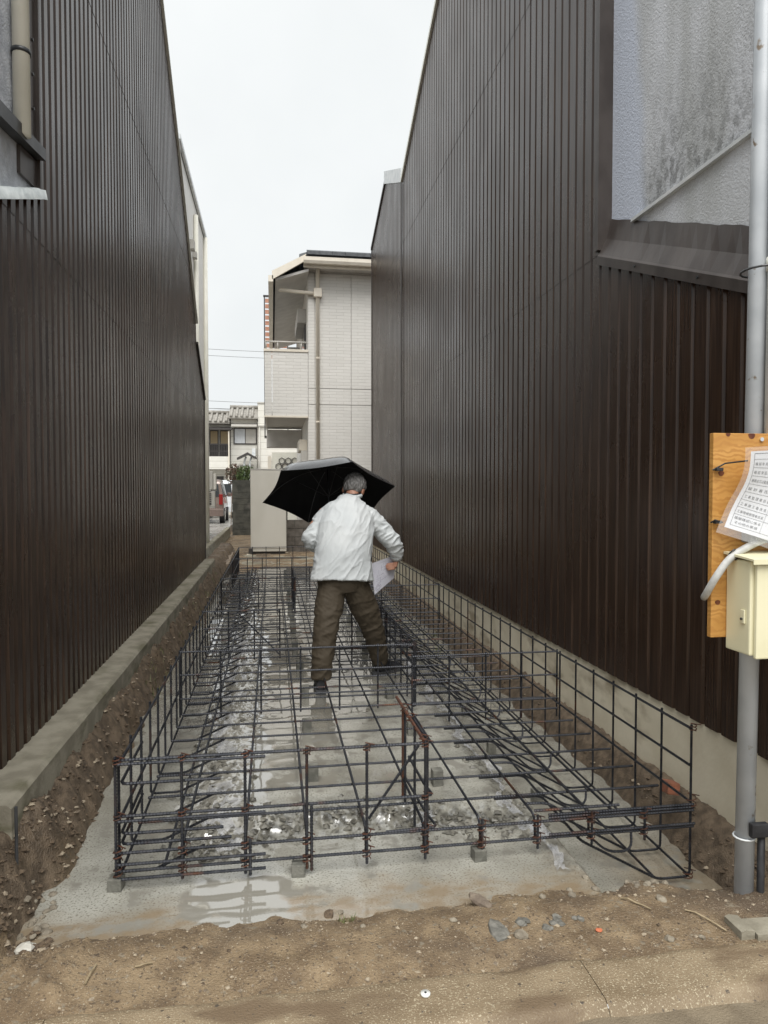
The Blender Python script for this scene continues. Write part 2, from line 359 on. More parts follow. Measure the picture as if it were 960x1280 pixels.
# ------------------------------------------------------------------ the two brown clad houses
def interp(pl, y):
    for (a, za), (b, zb) in zip(pl, pl[1:]):
        if a <= y <= b: return za + (zb - za) * (y - a) / max(1e-6, b - a)
    return pl[-1][1] if y > pl[-1][0] else pl[0][1]
def cladding(name, X, sgn, y0, y1, zlo, zhi, pitch, mat, parent, off=0.0, depth=.018, shape=(.54, .07, .30, .09)):
    """ribbed sheet standing on plane X; sgn=+1 when the alley lies towards +X"""
    cols = []; y = y0; k = 0
    while y < y1:
        p = y
        for i, wd in enumerate(shape):
            d = 0 if i in (0, 1) else depth
            if i == 0: cols.append((p, 0))
            elif i == 1: cols.append((p, 0))
            elif i == 2: cols.append((p, depth))
            else: cols.append((p, depth))
            p += wd * pitch
        y += pitch
    cols = [(min(a, y1), d) for a, d in cols if a <= y1 + 1e-6] + [(y1, 0)]
    V = []; F = []; 
    for a, d in cols:
        xx = X + sgn * (off - d)
        lo, hi = zlo(a), zhi(a); V += [(xx, a, lo), (xx, a, max(hi, lo + .001))]
    for i in range(len(cols) - 1):
        if V[2 * i + 1][2] - V[2 * i][2] < .003 and V[2 * i + 3][2] - V[2 * i + 2][2] < .003: continue
        F.append((2 * i, 2 * i + 2, 2 * i + 3, 2 * i + 1))
    # rim thickness at the foot so that laps read as edges
    n0 = len(V)
    for i, (a, d) in enumerate(cols): V.append((V[2 * i][0] - sgn * .004, a, V[2 * i][2]))
    for i in range(len(cols) - 1):
        if V[2 * i + 1][2] - V[2 * i][2] > .003 or V[2 * i + 3][2] - V[2 * i + 2][2] > .003: F.append((2 * i, n0 + i, n0 + i + 1, 2 * i + 2))
    me = bpy.data.meshes.new(name); me.from_pydata(V, [], F)
    return mesh_obj(name, me, mat, parent)

# ---- left house
LX = -1.10
Ltop = [(3.70, 6.75), (5.5, 8.0), (7.663, 6.475), (8.967, 5.554), (10.93, 3.955)]
Ltop2 = [(10.93, 3.66), (12.12, 2.977)]
Llean = [(1.95, 2.235), (3.72, 2.935)]
LH = empty('brown_house', (-3.8, 7, 0), 'house clad in dark brown ribbed metal with a mossy kerb along its foot', 'house')
MB().prism([(3.7, -.3)] + Ltop + Ltop2 + [(12.12, -.3)], 'x', -6.4, LX - .03).build('wall', m_core, LH)
MB().prism([(1.95, -.3)] + Llean + [(3.69, -.3)], 'x', -6.4, LX - .03).build('front_wall', m_core, LH)
boxo('stucco_wall', m_stuccoL, LH, -6.4, LX - .022, 2.55, 3.695, 2.0, 6.7)
seams = [.33, 2.69, 4.50, 6.32, 9.0]
for i, (a, b_) in enumerate(zip(seams, seams[1:])):
    top = (lambda y, b_=b_: min(b_ + .03, (interp(Ltop, y) if y < 10.93 else interp(Ltop2, y))))
    lo = (lambda y, a=a: a)
    cladding('cladding_sheet', LX, 1, 3.70, 12.12, lo, top, .1, m_clad, LH, off=.002 * i)
cladding('cladding_sheet', LX, 1, 1.90, 3.70, lambda y: .33, lambda y: min(2.72, interp(Llean, y)), .1, m_clad, LH)
cladding('cladding_sheet', LX, 1, 3.1, 3.70, lambda y: min(2.69, interp(Llean, y)), lambda y: interp(Llean, y), .1, m_clad, LH, off=.002)
boxo('corner_trim', m_trim, LH, LX - .03, LX + .008, 3.685, 3.705, 2.93, 6.74)
boxo('corner_trim', m_trim, LH, LX - .021, LX - .008, 3.60, 3.684, 3.10, 6.7)
boxo('corner_trim', m_trim, LH, LX - .04, LX + .012, 12.121, 12.145, .33, 2.98)
# crumpled pale flashing over the lean-to verge
fm = []; 
for i in range(29):
    y = 1.93 + 1.80 * i / 28; z = interp(Llean, min(3.72, max(1.95, y))) + .006
    j = .006 * math.sin(i * 2.7) + .004 * math.sin(i * 1.3)
    fm += [(LX + .030 + j, y, z - .030), (LX + .020 + j * .5, y, z + .018 + j * .4), (LX - .10, y, z + .03)]
MB().add(fm, [(3 * i + k, 3 * i + 3 + k, 3 * i + 4 + k, 3 * i + 1 + k) for i in range(28) for k in (0, 1)]).build('verge_flashing', m_crumple, LH, True)
boxo('lean_to_roof', m_rooft, LH, -6.4, LX - .11, 1.9, 2.54, 2.19, 2.47)
# dark upper verge resting on the stucco, with the downpipe ending on it
MB().prism([(2.6, 2.93), (3.70, 3.085), (3.70, 3.14), (2.6, 3.00)], 'x', LX - .021, LX + .03).build('upper_verge', m_darktrim, LH)
MB().prism([(3.45, 2.92), (3.69, 2.94), (3.69, 3.075), (3.45, 3.045)], 'x', LX - .021, LX - .006).build('side_flashing', m_trim, LH)
dp = MB().tube([(LX + .02, 3.40, 3.06), (LX + .02, 3.40, 6.7)], .036, 14).build('downpipe', m_pipe, LH, True)
MB().cyl((LX + .02, 3.40, 3.42), .041, .018, n=14).build('pipe_band', m_darktrim, dp, True)
for z in (3.30, 3.46, 3.62): MB().cyl((LX - .006, 3.64, z), .008, .010, 'x', 8).build('screw', m_darktrim, LH)
def roof_strip(pl, X0, X1, t, mat, parent, name='roof', lift=.0):
    for (a, za), (b_, zb) in zip(pl, pl[1:]):
        MB().prism([(a, za + lift), (b_, zb + lift), (b_, zb + lift + t), (a, za + lift + t)], 'x', X0, X1).build(name, mat, parent)
roof_strip([(3.4, 6.53)] + Ltop[1:], -6.6, LX - .0, .10, m_rooft, LH)
roof_strip([(7.0, 6.94)] + Ltop[2:3] + Ltop[3:], LX + .001, LX + .03, .05, m_pipe, LH, 'bargeboard')
roof_strip(Ltop2, -6.6, LX + .03, .03, m_trim, LH)

# ---- right house
RX = 2.03
Rtop = [(4.235, 7.85), (6.0, 8.74), (8.645, 7.455), (11.06, 6.281)]
Rtop2 = [(11.06, 6.281), (12.72, 6.95), (14.47, 6.35)]
Rlean = [(1.95, 2.068), (4.235, 2.968)]
RH = empty('brown_house', (4.6, 8, 0), 'house clad in brown metal siding with stained white stucco above its front lean-to', 'house')
MB().prism([(4.24, -.5)] + Rtop + Rtop2[1:] + [(14.47, -.5)], 'x', RX + .03, 7.6).build('wall', m_core, RH)
MB().prism([(1.95, -.5)] + Rlean + [(4.23, -.5)], 'x', RX + .03, 7.6).build('front_wall', m_core, RH)
boxo('stucco_wall', m_stuccoR, RH, RX + .07, 7.6, 2.3, 4.228, 2.0, 7.6)
seams = [.375, 2.97, 5.33, 7.7, 9.2]
def rt(y): return interp(Rtop, y) if y < 11.06 else interp(Rtop2, y)
for i, (a, b_) in enumerate(zip(seams, seams[1:])):
    top = (lambda y, b_=b_: min(b_ + .03, rt(y)))
    cladding('cladding_sheet', RX, -1, 4.235, 14.47, (lambda y, a=a: a), top, .125, m_cladR, RH, off=.002 * i, depth=.012, shape=(.74, .05, .14, .07))
cladding('cladding_sheet', RX, -1, 1.985, 4.235, lambda y: .375, lambda y: interp(Rlean, y) - .05, .125, m_cladR, RH, depth=.012, shape=(.74, .05, .14, .07))
boxo('corner_trim', m_trim, RH, RX - .022, RX + .075, 4.215, 4.262, 2.99, 7.85)
boxo('corner_trim', m_trim, RH, RX - .014, RX + .05, 14.471, 14.50, .375, 6.35)
boxo('joint_trim', m_trim, RH, RX - .024, RX - .016, 11.03, 11.085, .375, 6.26)
# sloping skirt flashing between stucco and lean-to, with its folded lower lip
fv = []
for i in range(41):
    y = 1.93 + 2.285 * i / 40; z = interp(Rlean, max(1.95, y))
    j = .003 * math.sin(i * 1.1) + .002 * math.sin(i * 2.9)
    fv += [(RX - .022, y, z - .062), (RX - .024, y, z - .008), (RX - .012, y, z + .004), (RX + .035 + j, y, z + .10), (RX + .064, y, z + .225 + j)]
MB().add(fv, [(5 * i + k, 5 * i + 5 + k, 5 * i + 6 + k, 5 * i + 1 + k) for i in range(40) for k in range(4)]).build('skirt_flashing', m_trim, RH)
for y in (2.65, 3.15, 3.75): MB().cyl((RX - .025, y, interp(Rlean, y) - .03), .007, .008, 'x', 8).build('screw', m_darktrim, RH)
boxo('drip_strip', m_white_trim, RH, RX + .045, RX + .071, 2.3, 3.93, 3.060, 3.078)
boxo('lean_to_roof', m_rooft, RH, RX + .08, 7.6, 1.9, 2.29, 2.08, 2.35)
MB().prism([(1.95, -.6), (14.47, -.6), (14.47, .374), (1.95, .374)], 'x', RX + .014, RX + .16).build('foundation', m_conc, RH)
roof_strip([(4.0, 7.73)] + Rtop[1:], RX, 7.8, .10, m_rooft, RH)
roof_strip(Rtop[1:], RX - .03, RX - .001, .07, m_pipe, RH, 'bargeboard')
roof_strip(Rtop2[:2], RX - .03, RX + .4, .22, m_white_trim, RH, 'bargeboard')
roof_strip(Rtop2[1:], RX - .028, 7.8, .06, m_trim, RH)

# ---- mossy concrete kerb along the left house
kb = []
ky = [2.74 + .12 * i for i in range(79)]
for y in ky:
    j = .006 * fbm(1, y * 2, 0, 3)
    kb += [(-1.108, y, -.1), (-1.108, y, .352), (-.962 + j, y, .350 + j), (-.945 + j, y, .334 + j), (-.938 + j, y, -.1)]
F = [(5 * i + k, 5 * i + 5 + k, 5 * i + 6 + k, 5 * i + 1 + k) for i in range(78) for k in range(4)] + [(0, 1, 2, 3, 4), tuple(78 * 5 + k for k in (4, 3, 2, 1, 0))]
tag(MB().add(kb, F).build('concrete_kerb', m_kerb), 'long mossy concrete kerb at the foot of the brown ribbed wall', 'kerb')
tag(MB().tube([(-.915, 2.70, -.05), (-.915, 2.70, .36)], .006, 8).build('marker_stake', m_darktrim), 'thin metal stake standing in soil at the kerb end', 'stake')

# ------------------------------------------------------------------ rebar cage
Y0, SP = 2.765, .235
RB = empty('rebar_cage', (.6, Y0, 0), 'tied steel rebar cage with low upright frames covering the concrete base', 'rebar cage')
_cache = {}
def bar(name, pts, r=.0056, mat=None, bend=.03, ribs=True, n=6):
    """a deformed bar through pts (world); alike bars share one mesh"""
    o0 = Vector(pts[0]); rel = tuple(tuple(round(c, 4) for c in (Vector(p) - o0)) for p in pts)
    key = (rel, r, mat.name if mat else '', ribs)
    if key not in _cache:
        path = fillet(rel, bend) if len(rel) > 2 else [Vector(p) for p in rel]
        if ribs:
            path = resample(path, .0062); rad = [r * (1.17 if i % 2 else .92) for i in range(len(path))]
            me = MB().tube(path, r, n, True, rad).mesh(name)
        else: me = MB().tube(path, r, n).mesh(name, True)
        _cache[key] = me; me.materials.append(mat or m_rebar)
    return mesh_obj(name, _cache[key], None, RB, o0)
XL, XR, YE = -.577, 1.77, 12.70
NY = int((YE - Y0) / SP)
near = lambda y: y < 6.5
ZS = .128
def jit(a): return rnd.uniform(-a, a)
for k in range(NY + 1):
    y = Y0 + SP * k
    if k: bar('cross_bar', [(XL + .03, y + jit(.012), ZS + .012), (XR - .02, y + jit(.0) , ZS + .012)])
    # left face stirrup with its raked foot; right face stirrup reaching into the trench
    bar('left_stirrup', [(XL, y + .012, .495), (XL, y + .012, .052), (XL + .13, y + .012, .052), (XL + .315, y + .012, ZS + .004)], bend=.018)
    bar('right_stirrup', [(XR, y + .012, .495), (XR, y + .012, -.165), (XR - .15, y + .012, -.165), (XR - .50, y + .012, .03), (XR - .58, y + .012, ZS - .004), (XR - .80, y + .012, ZS - .004)])
    if k % 2: bar('hanger_loop', [(1.08, y - .07, ZS + .004), (1.20, y - .07, ZS), (1.47, y - .07, -.115), (1.585, y - .07, -.115), (1.60, y - .03, -.03)], bend=.05)
# bars running the length of the plot
L = YE - Y0
for i in range(1, 9):
    x = XL + SP * i
    bar('length_bar', [(x, Y0 + .004, .055), (x, Y0 + .010, ZS + .024), (x, YE, ZS + .024)], bend=.04)
for x, z in ((XL + .014, .485), (XL + .014, .275), (XL + .014, .066), (XL + .165, .066),
             (XR - .014, .485), (XR - .014, .325), (XR - .014, .17), (XR - .016, -.150), (XR - .17, -.150), (1.40, ZS + .03)):
    bar('length_bar', [(x, Y0, z), (x, YE, z)])
# front frame
XS = .60
for z in (.488, .275): bar('front_bar', [(XL, Y0 - .012, z), (XS, Y0 - .012, z)])
bar('front_bar', [(XL, Y0 - .026, .478), (-.03, Y0 - .026, .478)])
bar('front_bar', [(XL, Y0 - .026, .262), (-.03, Y0 - .026, .262)])
for z in (.066, .135): bar('front_bar', [(XL, Y0 - .012, z), (XR, Y0 - .012, z)])
for z in (.082, .148, .160): bar('front_bar', [(1.12, Y0 - .022 + .01 * (z > .1), z), (XR, Y0 - .022 + .01 * (z > .1), z)])
bar('front_bar', [(1.05, Y0 - .03, .19), (1.42, Y0 - .03, .19)])
for z in (.100, .045): bar('front_bar', [(XL, Y0 - .03, z), (-.03, Y0 - .03, z)])
for z, e in ((.395, -.20), (.205, -.19), (.165, -.16), (.34, -.55)):
    if e > -.5: bar('corner_bar', [(e, Y0 - .004, z), (XL + .01, Y0 - .004, z), (XL + .01, Y0 + .45, z)])
for i in range(1, 6):
    x = XL + SP * i
    bar('upright_bar', [(x, Y0 - .024, .025), (x, Y0 - .024, .502)])
    if i in (2, 3): bar('upright_bar', [(x + .018, Y0 - .026, .018), (x + .018, Y0 - .026, (.275 if i == 3 else .16))])
bar('upright_bar', [(XL - .006, Y0 - .018, .02), (XL - .006, Y0 - .018, .505)])
for i in range(6, 10):
    x = XL + SP * i
    bar('upright_bar', [(x, Y0 - .026, .03), (x, Y0 - .026, .17)])
# return stub at the end of the front frame
bar('return_bar', [(XS, Y0 - .012, .49), (XS - .005, Y0 + .62, .49)], .007, m_rust)
bar('return_bar', [(XS + .016, Y0 + .0, .49), (XS + .012, Y0 + .30, .49)], .0062)
bar('return_bar', [(XS - .10, Y0 - .004, .272), (XS + .035, Y0 - .004, .272), (XS + .02, Y0 + .10, .275), (XS + .012, Y0 + .40, .28)])
bar('return_bar', [(XS - .16, Y0 - .012, .14), (XS + .05, Y0 - .012, .145), (XS + .03, Y0 + .10, .15), (XS + .01, Y0 + .50, .15)])
for yy in (.18, .40, .46): bar('upright_bar', [(XS - .004, Y0 + yy, .06), (XS - .004, Y0 + yy,   .495)], .0056, m_rust if yy > .42 else None)
bar('upright_bar', [(XS + .012, Y0 + .004, .03), (XS + .012, Y0 + .004, .49)])
bar('brace_bar', [(XS - .22, Y0 + .05, .17), (XS - .02, Y0 + .02, .47)])
# inner frames
def frame(pa, pb, zs=(.485, .34, .19), up=True, hook=False):
    pa, pb = Vector((*pa, 0)), Vector((*pb, 0)); d = pb - pa; n = max(1, round(d.length / SP)); q = d.normalized(); nrm = Vector((-q.y, q.x, 0)) * .013
    for z in zs:
        if hook and z == zs[0]:
            bar('frame_bar', [pa + Vector((0, 0, z)), pb + Vector((0, 0, z)), pb + Vector((0, 0, z - .27)), pb - q * .25 + Vector((0, 0, z - .27))], bend=.035)
        else: bar('frame_bar', [pa + Vector((0, 0, z)), pb + Vector((0, 0, z))])
    for i in range(n + 1):
        p = pa + d * i / n + nrm
        bar('upright_bar', [p + Vector((0, 0, .07)), p + Vector((0, 0, .495))])
frame((XL, 4.56), (.93, 4.56), hook=True); frame((.93, 4.56), (.93, 9.6)); None
frame((.84, 4.22), (XR, 4.22)); frame((XL, 6.05), (.06, 6.05), hook=True)
frame((XL, 8.25), (.26, 8.25)); frame((.26, 8.25), (.26, 9.3)); frame((.26, 9.3), (.93, 9.3)); frame((XL, 10.6), (.5, 10.6), (.485, .25))
frame((XL, YE), (XR, YE), (.485, .3, .12)); frame((.93, 7.4), (XR, 7.4)); frame((.35, 5.75), (.93, 5.75), (.42, .2))
bar('brace_bar', [(-.25, 5.92, .46), (.06, 5.75, .17)])
# rusty tie wires at the front crossings
def coil(p, r=.017, h=.05):
    q = [(p[0] + r * math.cos(t * .9), p[1] + r * math.sin(t * .9), p[2] - h / 2 + h * t / 16) for t in range(17)]
    q += [(p[0] + .03, p[1] - .012, p[2] + h * .5)]
    MB().tube(q, .0024, 5).build('tie_wire', m_rust, RB)
for i in range(0, 10): coil((XL + SP * i, Y0 - .016, .066)); coil((XL + SP * i, Y0 - .016, .135))
for i in (0, 1, 2, 3, 4, 5): coil((XL + SP * i, Y0 - .018, .486), .014, .03)
for i in (0, 1, 2, 5): coil((XL + SP * i, Y0 - .018, .275), .014, .03)
for y in (Y0 + .30, Y0 + .44, Y0 + .02): coil((XS, y, .49), .018, .035)
coil((XR - .004, Y0, .165), .02, .06); coil((XR - .01, Y0 + .01, -.155), .02, .04); coil((XR, Y0, .485), .014, .03)

# concrete spacer blocks
def spacer(x, y, z, label, grp, h=.062):
    s_ = .026; a = rnd.uniform(-.25, .25)
    mb = MB().box(-s_, s_, -s_, s_, 0, h, .004)
    o = mb.build('concrete_spacer', m_spacer); o.location = (x, y, z - .003); o.rotation_euler = (0, 0, a)
    tag(o, label, 'spacer', grp); return o
for x in (-.585, .095, .822): spacer(x, Y0 - .012, slab_z(x, Y0) , 'small concrete spacer block under the outermost front bar', 'spacers under the front bars', .05)
for k in range(13):
    y = 3.42 + .74 * k + jit(.05)
    spacer(.215 + jit(.02), y + .1, slab_z(.21, y), 'grey concrete spacer in the row between white jacket man and left mud strip', 'spacers in the left row', .08)
    spacer(.80 + jit(.02) + .01 * k, y - .05, slab_z(.8, y), 'grey concrete spacer in the row beside the torn plastic strip', 'spacers in the right row', .08)
    if k < 9: spacer(1.40 + jit(.02), y + .18, slab_z(1.40, y), 'grey concrete spacer standing in the trench along the foundation', 'spacers in the trench', .075)

# torn plastic film showing at the edges of the raised concrete
m_film = M('plastic_film', (.70, .71, .74), (.50, .50, .51), scale=22, rough=.10, alpha=.30, bump=.7, bscale=35)
def film(path, wd, label):
    V = []; n = len(path); W = 9
    for i, (x, y) in enumerate(path):
        for j in range(W):
            t = (j / (W - 1) - .5) * wd * (.8 + .9 * fbm(x * 5, y * 5, 8, 3)) + .03 * fbm(x * 7, y * 7, 1, 3); xx = x + t; yy = y + .012 * fbm(xx * 30, y * 30, 2, 2)
            V.append((xx, yy, slab_z(xx, yy) + .004 + .026 * abs(fbm(xx * 24, yy * 13, 3.3, 4))))
    F = [(i * W + j, i * W + j + 1, (i + 1) * W + j + 1, (i + 1) * W + j) for i in range(n - 1) for j in range(W - 1)
         if fbm(V[i * W + j][0] * 13, V[i * W + j][1] * 9, 6.0, 3) < .22]
    tag(MB().add(V, F).build('plastic_film', m_film, None, True), label, 'plastic film')
film([(1.12 + .03 * math.sin(t * .12), 2.60 + .015 * t) for t in range(330)], .085, 'torn clear plastic film along the trench edge under the rebar')
film([(-.22 + .05 * math.sin(t * .25), 2.95 + .014 * t) for t in range(46)], .13, 'crumpled clear plastic film in mud behind the front bars')
film([(-.30 + .05 * math.sin(t * .2), 3.9 + .016 * t) for t in range(220)], .12, 'wrinkled clear plastic film running along the left mud strip')
film([(.66 + .03 * math.sin(t), 3.0 + .012 * t) for t in range(12)], .05, 'scrap of pale plastic film in rubble behind the front bars')
#@@SECTION3

# ------------------------------------------------------------------ service pole, board, notice, meter box, tap
PX, PY = 1.678, 2.30
pole = empty('service_pole', (PX, PY, 0), 'grey galvanised service pole with white conduit beside the right brown wall', 'pole')
MB().tube([(PX, PY, -.12), (PX + .045, PY, 5.2)], .0325, 20).build('pole_tube', m_galv, pole, True)
cnd = MB().tube([(PX + .040, PY - .058, 1.66), (PX + .046, PY - .058, 2.6), (PX + .066, PY - .058, 5.0)], .026, 16).build('conduit', m_conduit, pole, True)
MB().cyl((PX + .044, PY - .058, 2.28), .030, .045, n=16).build('conduit_coupler', m_pipe, cnd, True)
MB().tube(fillet([(PX + .06, PY - .09, 1.66), (PX + .035, PY - .10, 2.1), (PX + .07, PY - .09, 2.7), (PX + .06, PY - .09, 3.4), (PX + .07, PY - .09, 5.0)], .3, 8), .010, 8).build('loose_cable', m_cable, pole, True)
for z in (2.26, 3.3): MB().tube([(PX + .02 + .075 * math.cos(t * .4), PY - .03 + .075 * math.sin(t * .4), z) for t in range(17)], .004, 6).build('strap', m_darktrim, pole)
MB().tube(fillet([(PX + .01, PY - .13, .97), (PX + .02, PY - .13, .90), (PX + .07, PY - .11, .855), (PX + .16, PY - .09, .86)], .05, 6), .012, 8).build('drop_cable', m_cable, pole, True)
MB().tube([(PX + .036 * math.cos(t * .42), PY + .036 * math.sin(t * .42), .25) for t in range(16)], .0035, 6).build('cable_tie', m_white_trim, pole)

def hook_ply(n, l, b, g, nz, ramp, mixc, c, h):
    wv = n.new('ShaderNodeTexWave'); wv.bands_direction = 'Z'; wv.inputs['Scale'].default_value = 17; wv.inputs['Distortion'].default_value = 12; wv.inputs['Detail'].default_value = 3; wv.inputs['Detail Scale'].default_value = 1.2
    mp = n.new('ShaderNodeVectorMath'); mp.operation = 'MULTIPLY'; mp.inputs[1].default_value = (.7, 1, 1); l.new(g.outputs['Position'], mp.inputs[0]); l.new(mp.outputs[0], wv.inputs['Vector'])
    return mixc(ramp(wv.outputs['Fac'], .3, .95), c, (.47, .225, .055)), h
m_ply = M('orange_plywood', (.60, .32, .09), (.50, .25, .06), scale=5, stretch=(1, 1, 4), rough=.5, bump=.05, bscale=60, hook=hook_ply)
m_knot = M('wood_knot', (.10, .025, .012), (.16, .05, .02), scale=60, rough=.5)
BY = 2.215
board = empty('plywood_board', (1.72, BY, 1.0), 'orange plywood board with dark knots fixed to the grey service pole', 'board')
boxo('panel', m_ply, board, 1.478, 1.95, BY, BY + .022, .995, 1.692, c=.002)
for x, z, r in ((1.532, 1.688, .009), (1.508, 1.555, .011), (1.502, 1.115, .010), (1.62, 1.684, .013), (1.655, 1.315, .012), (1.88, 1.50, .01), (1.90, 1.10, .011)):
    V = [(x + r * math.cos(t) * (1 + .12 * math.sin(3 * t)), BY - .0006, min(1.6915, z + r * .85 * math.sin(t))) for t in [k * .5236 for k in range(12)]]
    MB().add(V, [tuple(range(12))]).build('knot', m_knot, board)
MB().cyl((1.656, BY - .003, 1.672), .007, .006, 'y', 12).build('screw', m_chrome, board)
# grey junction box on the board
jb = empty('junction_box', (1.70, BY - .03, 1.33), 'small grey junction box half hidden under the hanging notice sheet', 'junction box')
m_jb = M('grey_plastic_box', (.28, .29, .30), (.34, .35, .36), scale=5, rough=.45)
boxo('case', m_jb, jb, 1.585, 1.78, BY - .05, BY - .001, 1.32, 1.45, c=.006)
MB().box(1.600, 1.765, BY - .056, BY - .0505, 1.333, 1.437, .002).build('lid', m_jb, jb)
cb = fillet([(1.66, BY - .035, 1.335), (1.60, BY - .045, 1.318), (1.51, BY - .05, 1.275), (1.455, BY - .045, 1.195), (1.452, BY - .01, 1.145), (1.475, BY + .035, 1.128)], .06, 8)
cab = empty('power_cable', (1.46, BY, 1.13), 'grey power cable looping from junction box round the board edge', 'cable')
MB().tube(cb, .0125, 10).build('sheath', m_cable, cab, True)
MB().tube([(1.527 + .016 * math.cos(t * .45), BY - .048 + .006 * math.sin(t), 1.283 + .017 * math.sin(t * .45)) for t in range(15)], .0025, 5).build('tie_wire', m_darktrim, cab)
# cream meter box
mbx = empty('meter_box', (1.72, BY - .08, .93), 'cream enamel meter box mounted low on the plywood board', 'meter box')
x0, x1, z0, z1 = 1.532, 1.87, .958, 1.268
boxo('case', m_cream, mbx, x0, x1, BY - .125, BY - .0015, z0, z1, c=.006)
boxo('door', m_cream, mbx, x0 + .012, x1 - .012, BY - .142, BY - .1265, z0 - .008, z1 - .01, c=.005)
MB().prism([(BY - .155, z1 + .002), (BY - .002, z1 + .014), (BY - .002, z1 + .022), (BY - .158, z1 + .008), (BY - .158, z1 - .008), (BY - .155, z1 - .008)], 'x', x0 - .012, x1 + .012).build('rain_hood', m_cream, mbx)
lt = boxo('latch', m_cream, mbx, x0 - .006, x0 - .0005, BY - .105, BY - .085, 1.06, 1.105, c=.002)
MB().cyl((x0 - .008, BY - .095, 1.075), .004, .006, 'x', 10).build('latch_pin', m_darktrim, lt)
# notice sheet in a clear sleeve, hanging askew
m_paper = M('notice_paper', (.80, .81, .84), (.74, .75, .78), scale=6, rough=.35)
m_ink = M('black_ink', (.03, .03, .04), rough=.5)
m_sleeve = M('clear_sleeve', (.78, .80, .82), rough=.08, alpha=.22, spec=.6)
NB = Vector((1.552, BY - .058, 1.625))
W_, H_ = .34, .262
def sheet(u, v, off=0.0):
    """u to the right, v down; the sheet swings further left as it hangs down and its top curls"""
    n = 24; p = Vector((0, 0)); 
    for i in range(n):
        vv = v * (i + .5) / n; a = R(-3 + 27 * ss(.02, .15, vv)); p += Vector((-math.sin(a), -math.cos(a))) * v / n
    rw = R(-4 + 21 * ss(-.02, .20, v)); q = Vector((math.cos(rw), -math.sin(rw))) * u
    y = -.004 - .030 * math.exp(-(((u + .0) - .02) / .12) ** 2) * ss(.22, .0, v) + .008 * math.sin(u * 16 + v * 9)
    return NB + Vector((p.x + q.x, y - off, p.y + q.y))
nt_ = empty('notice_sheet', NB, 'white printed notice sheet in a clear sleeve tied to the plywood board', 'notice')
def sheet_patch(name, mat, u0, u1, v0, v1, off, nu=20, nv=16, parent=nt_):
    V = [sheet(u0 + (u1 - u0) * i / nu, v0 + (v1 - v0) * j / nv, off) for j in range(nv + 1) for i in range(nu + 1)]
    return MB().add(V, [(j * (nu + 1) + i, j * (nu + 1) + i + 1, (j + 1) * (nu + 1) + i + 1, (j + 1) * (nu + 1) + i) for j in range(nv) for i in range(nu)]).build(name, mat, parent, True)
pap = sheet_patch('paper', m_paper, 0, W_, 0, H_, 0)
sheet_patch('clear_sleeve', m_sleeve, -.022, W_ + .02, -.014, H_ + .026, .0022)
m0, rows = .014, [.026, .052, .078, .104, .130, .156, .182, .208, .248]
for v in rows: sheet_patch('ruled_line', m_ink, m0, W_ - m0, v - .0005, v + .0005, .0009, 20, 1, pap)
sheet_patch('ruled_line', m_ink, m0, W_ - m0, .007, .0086, .0009, 20, 1, pap)
for u in (m0, W_ - m0 - .001): sheet_patch('ruled_line', m_ink, u, u + .0012, .007, rows[-1], .0009, 1, 16, pap)
sheet_patch('ruled_line', m_ink, .118, .1188, rows[0], rows[-1], .0009, 1, 16, pap)
def text_uv(body, u, v, size, width=None, align='LEFT'):
    cu = bpy.data.curves.new('writing', 'FONT'); cu.body = body; cu.size = size; cu.align_x = align; cu.resolution_u = 2
    o = bpy.data.objects.new('writing', cu); col.objects.link(o)
    me = bpy.data.meshes.new_from_object(o.evaluated_get(bpy.context.evaluated_depsgraph_get()))
    bpy.data.objects.remove(o); bpy.data.curves.remove(cu)
    if not len(me.vertices): return
    xs = [p.co.x for p in me.vertices]; lo, hi = min(xs), max(xs); k = 1.0
    if width: k = width / max(1e-6, hi - lo)
    for p in me.vertices:
        p.co = sheet(u + (p.co.x - (lo if align == 'LEFT' else 0)) * k, v - p.co.y, .0012)
    mesh_obj('writing', me, m_ink, pap)
text_uv('確 認 済', .135, .0225, .013)
for t, v in zip(('確 認 年 月 日 番 号', '確 認 済 証 交 付 者', '建築主又は築造主氏名', '設 計 者 氏 名', '工 事 監 理 者 氏 名', '工 事 施 工 者 氏 名', '工事現場管理者氏名'), rows):
    text_uv(t, m0 + .006, v + .0185, .0105, .092)
text_uv('建築確認に係る', m0 + .006, rows[7] + .016, .0105, .092); text_uv('その他の事項', m0 + .012, rows[7] + .032, .0105, .080)
for z0_, x0_, u_, v_ in ((1.566, 1.474, -.012, .03), (1.388, 1.470, -.012, .25)):
    e = sheet(u_, v_, .002)
    MB().tube([(x0_, BY - .004, z0_), ((x0_ + e.x) / 2, BY - .022, (z0_ + e.z) / 2 + .008), e], .003, 6).build('tie_cord', m_black, nt_)
    MB().box(x0_ + .006, x0_ + .030, BY - .02, BY - .004, z0_ - .003, z0_ + .008, .002).build('tie_knot', m_black, nt_)
# standpipe and tap by the pole
tp = empty('water_standpipe', (PX + .045, PY - .02, 0), 'black sleeved water standpipe with chrome tap strapped to the service pole', 'standpipe')
MB().tube([(PX + .046, PY - .03, -.15), (PX + .046, PY - .03, .30)], .013, 12).build('pipe_sleeve', m_black, tp, True)
boxo('clamp', m_black, tp, PX - .010, PX + .055, PY - .058, PY - .036, .268, .318, c=.004)
tb = MB().tube([(PX + .046, PY - .03, .29), (PX + .075, PY - .055, .295), (PX + .20, PY - .06, .30)], .019, 14).build('tap_body', m_chrome, tp, True)
MB().tube([(PX + .085, PY - .07, .285), (PX + .085, PY - .125, .275)], .024, 14, True, [.024, .020]).build('tap_knob', m_chrome, tb, True)
MB().tube(fillet([(PX + .10, PY - .06, .315), (PX + .13, PY - .06, .33), (PX + .24, PY - .06, .325)], .03), .010, 10).build('tap_handle', m_chrome, tb, True)
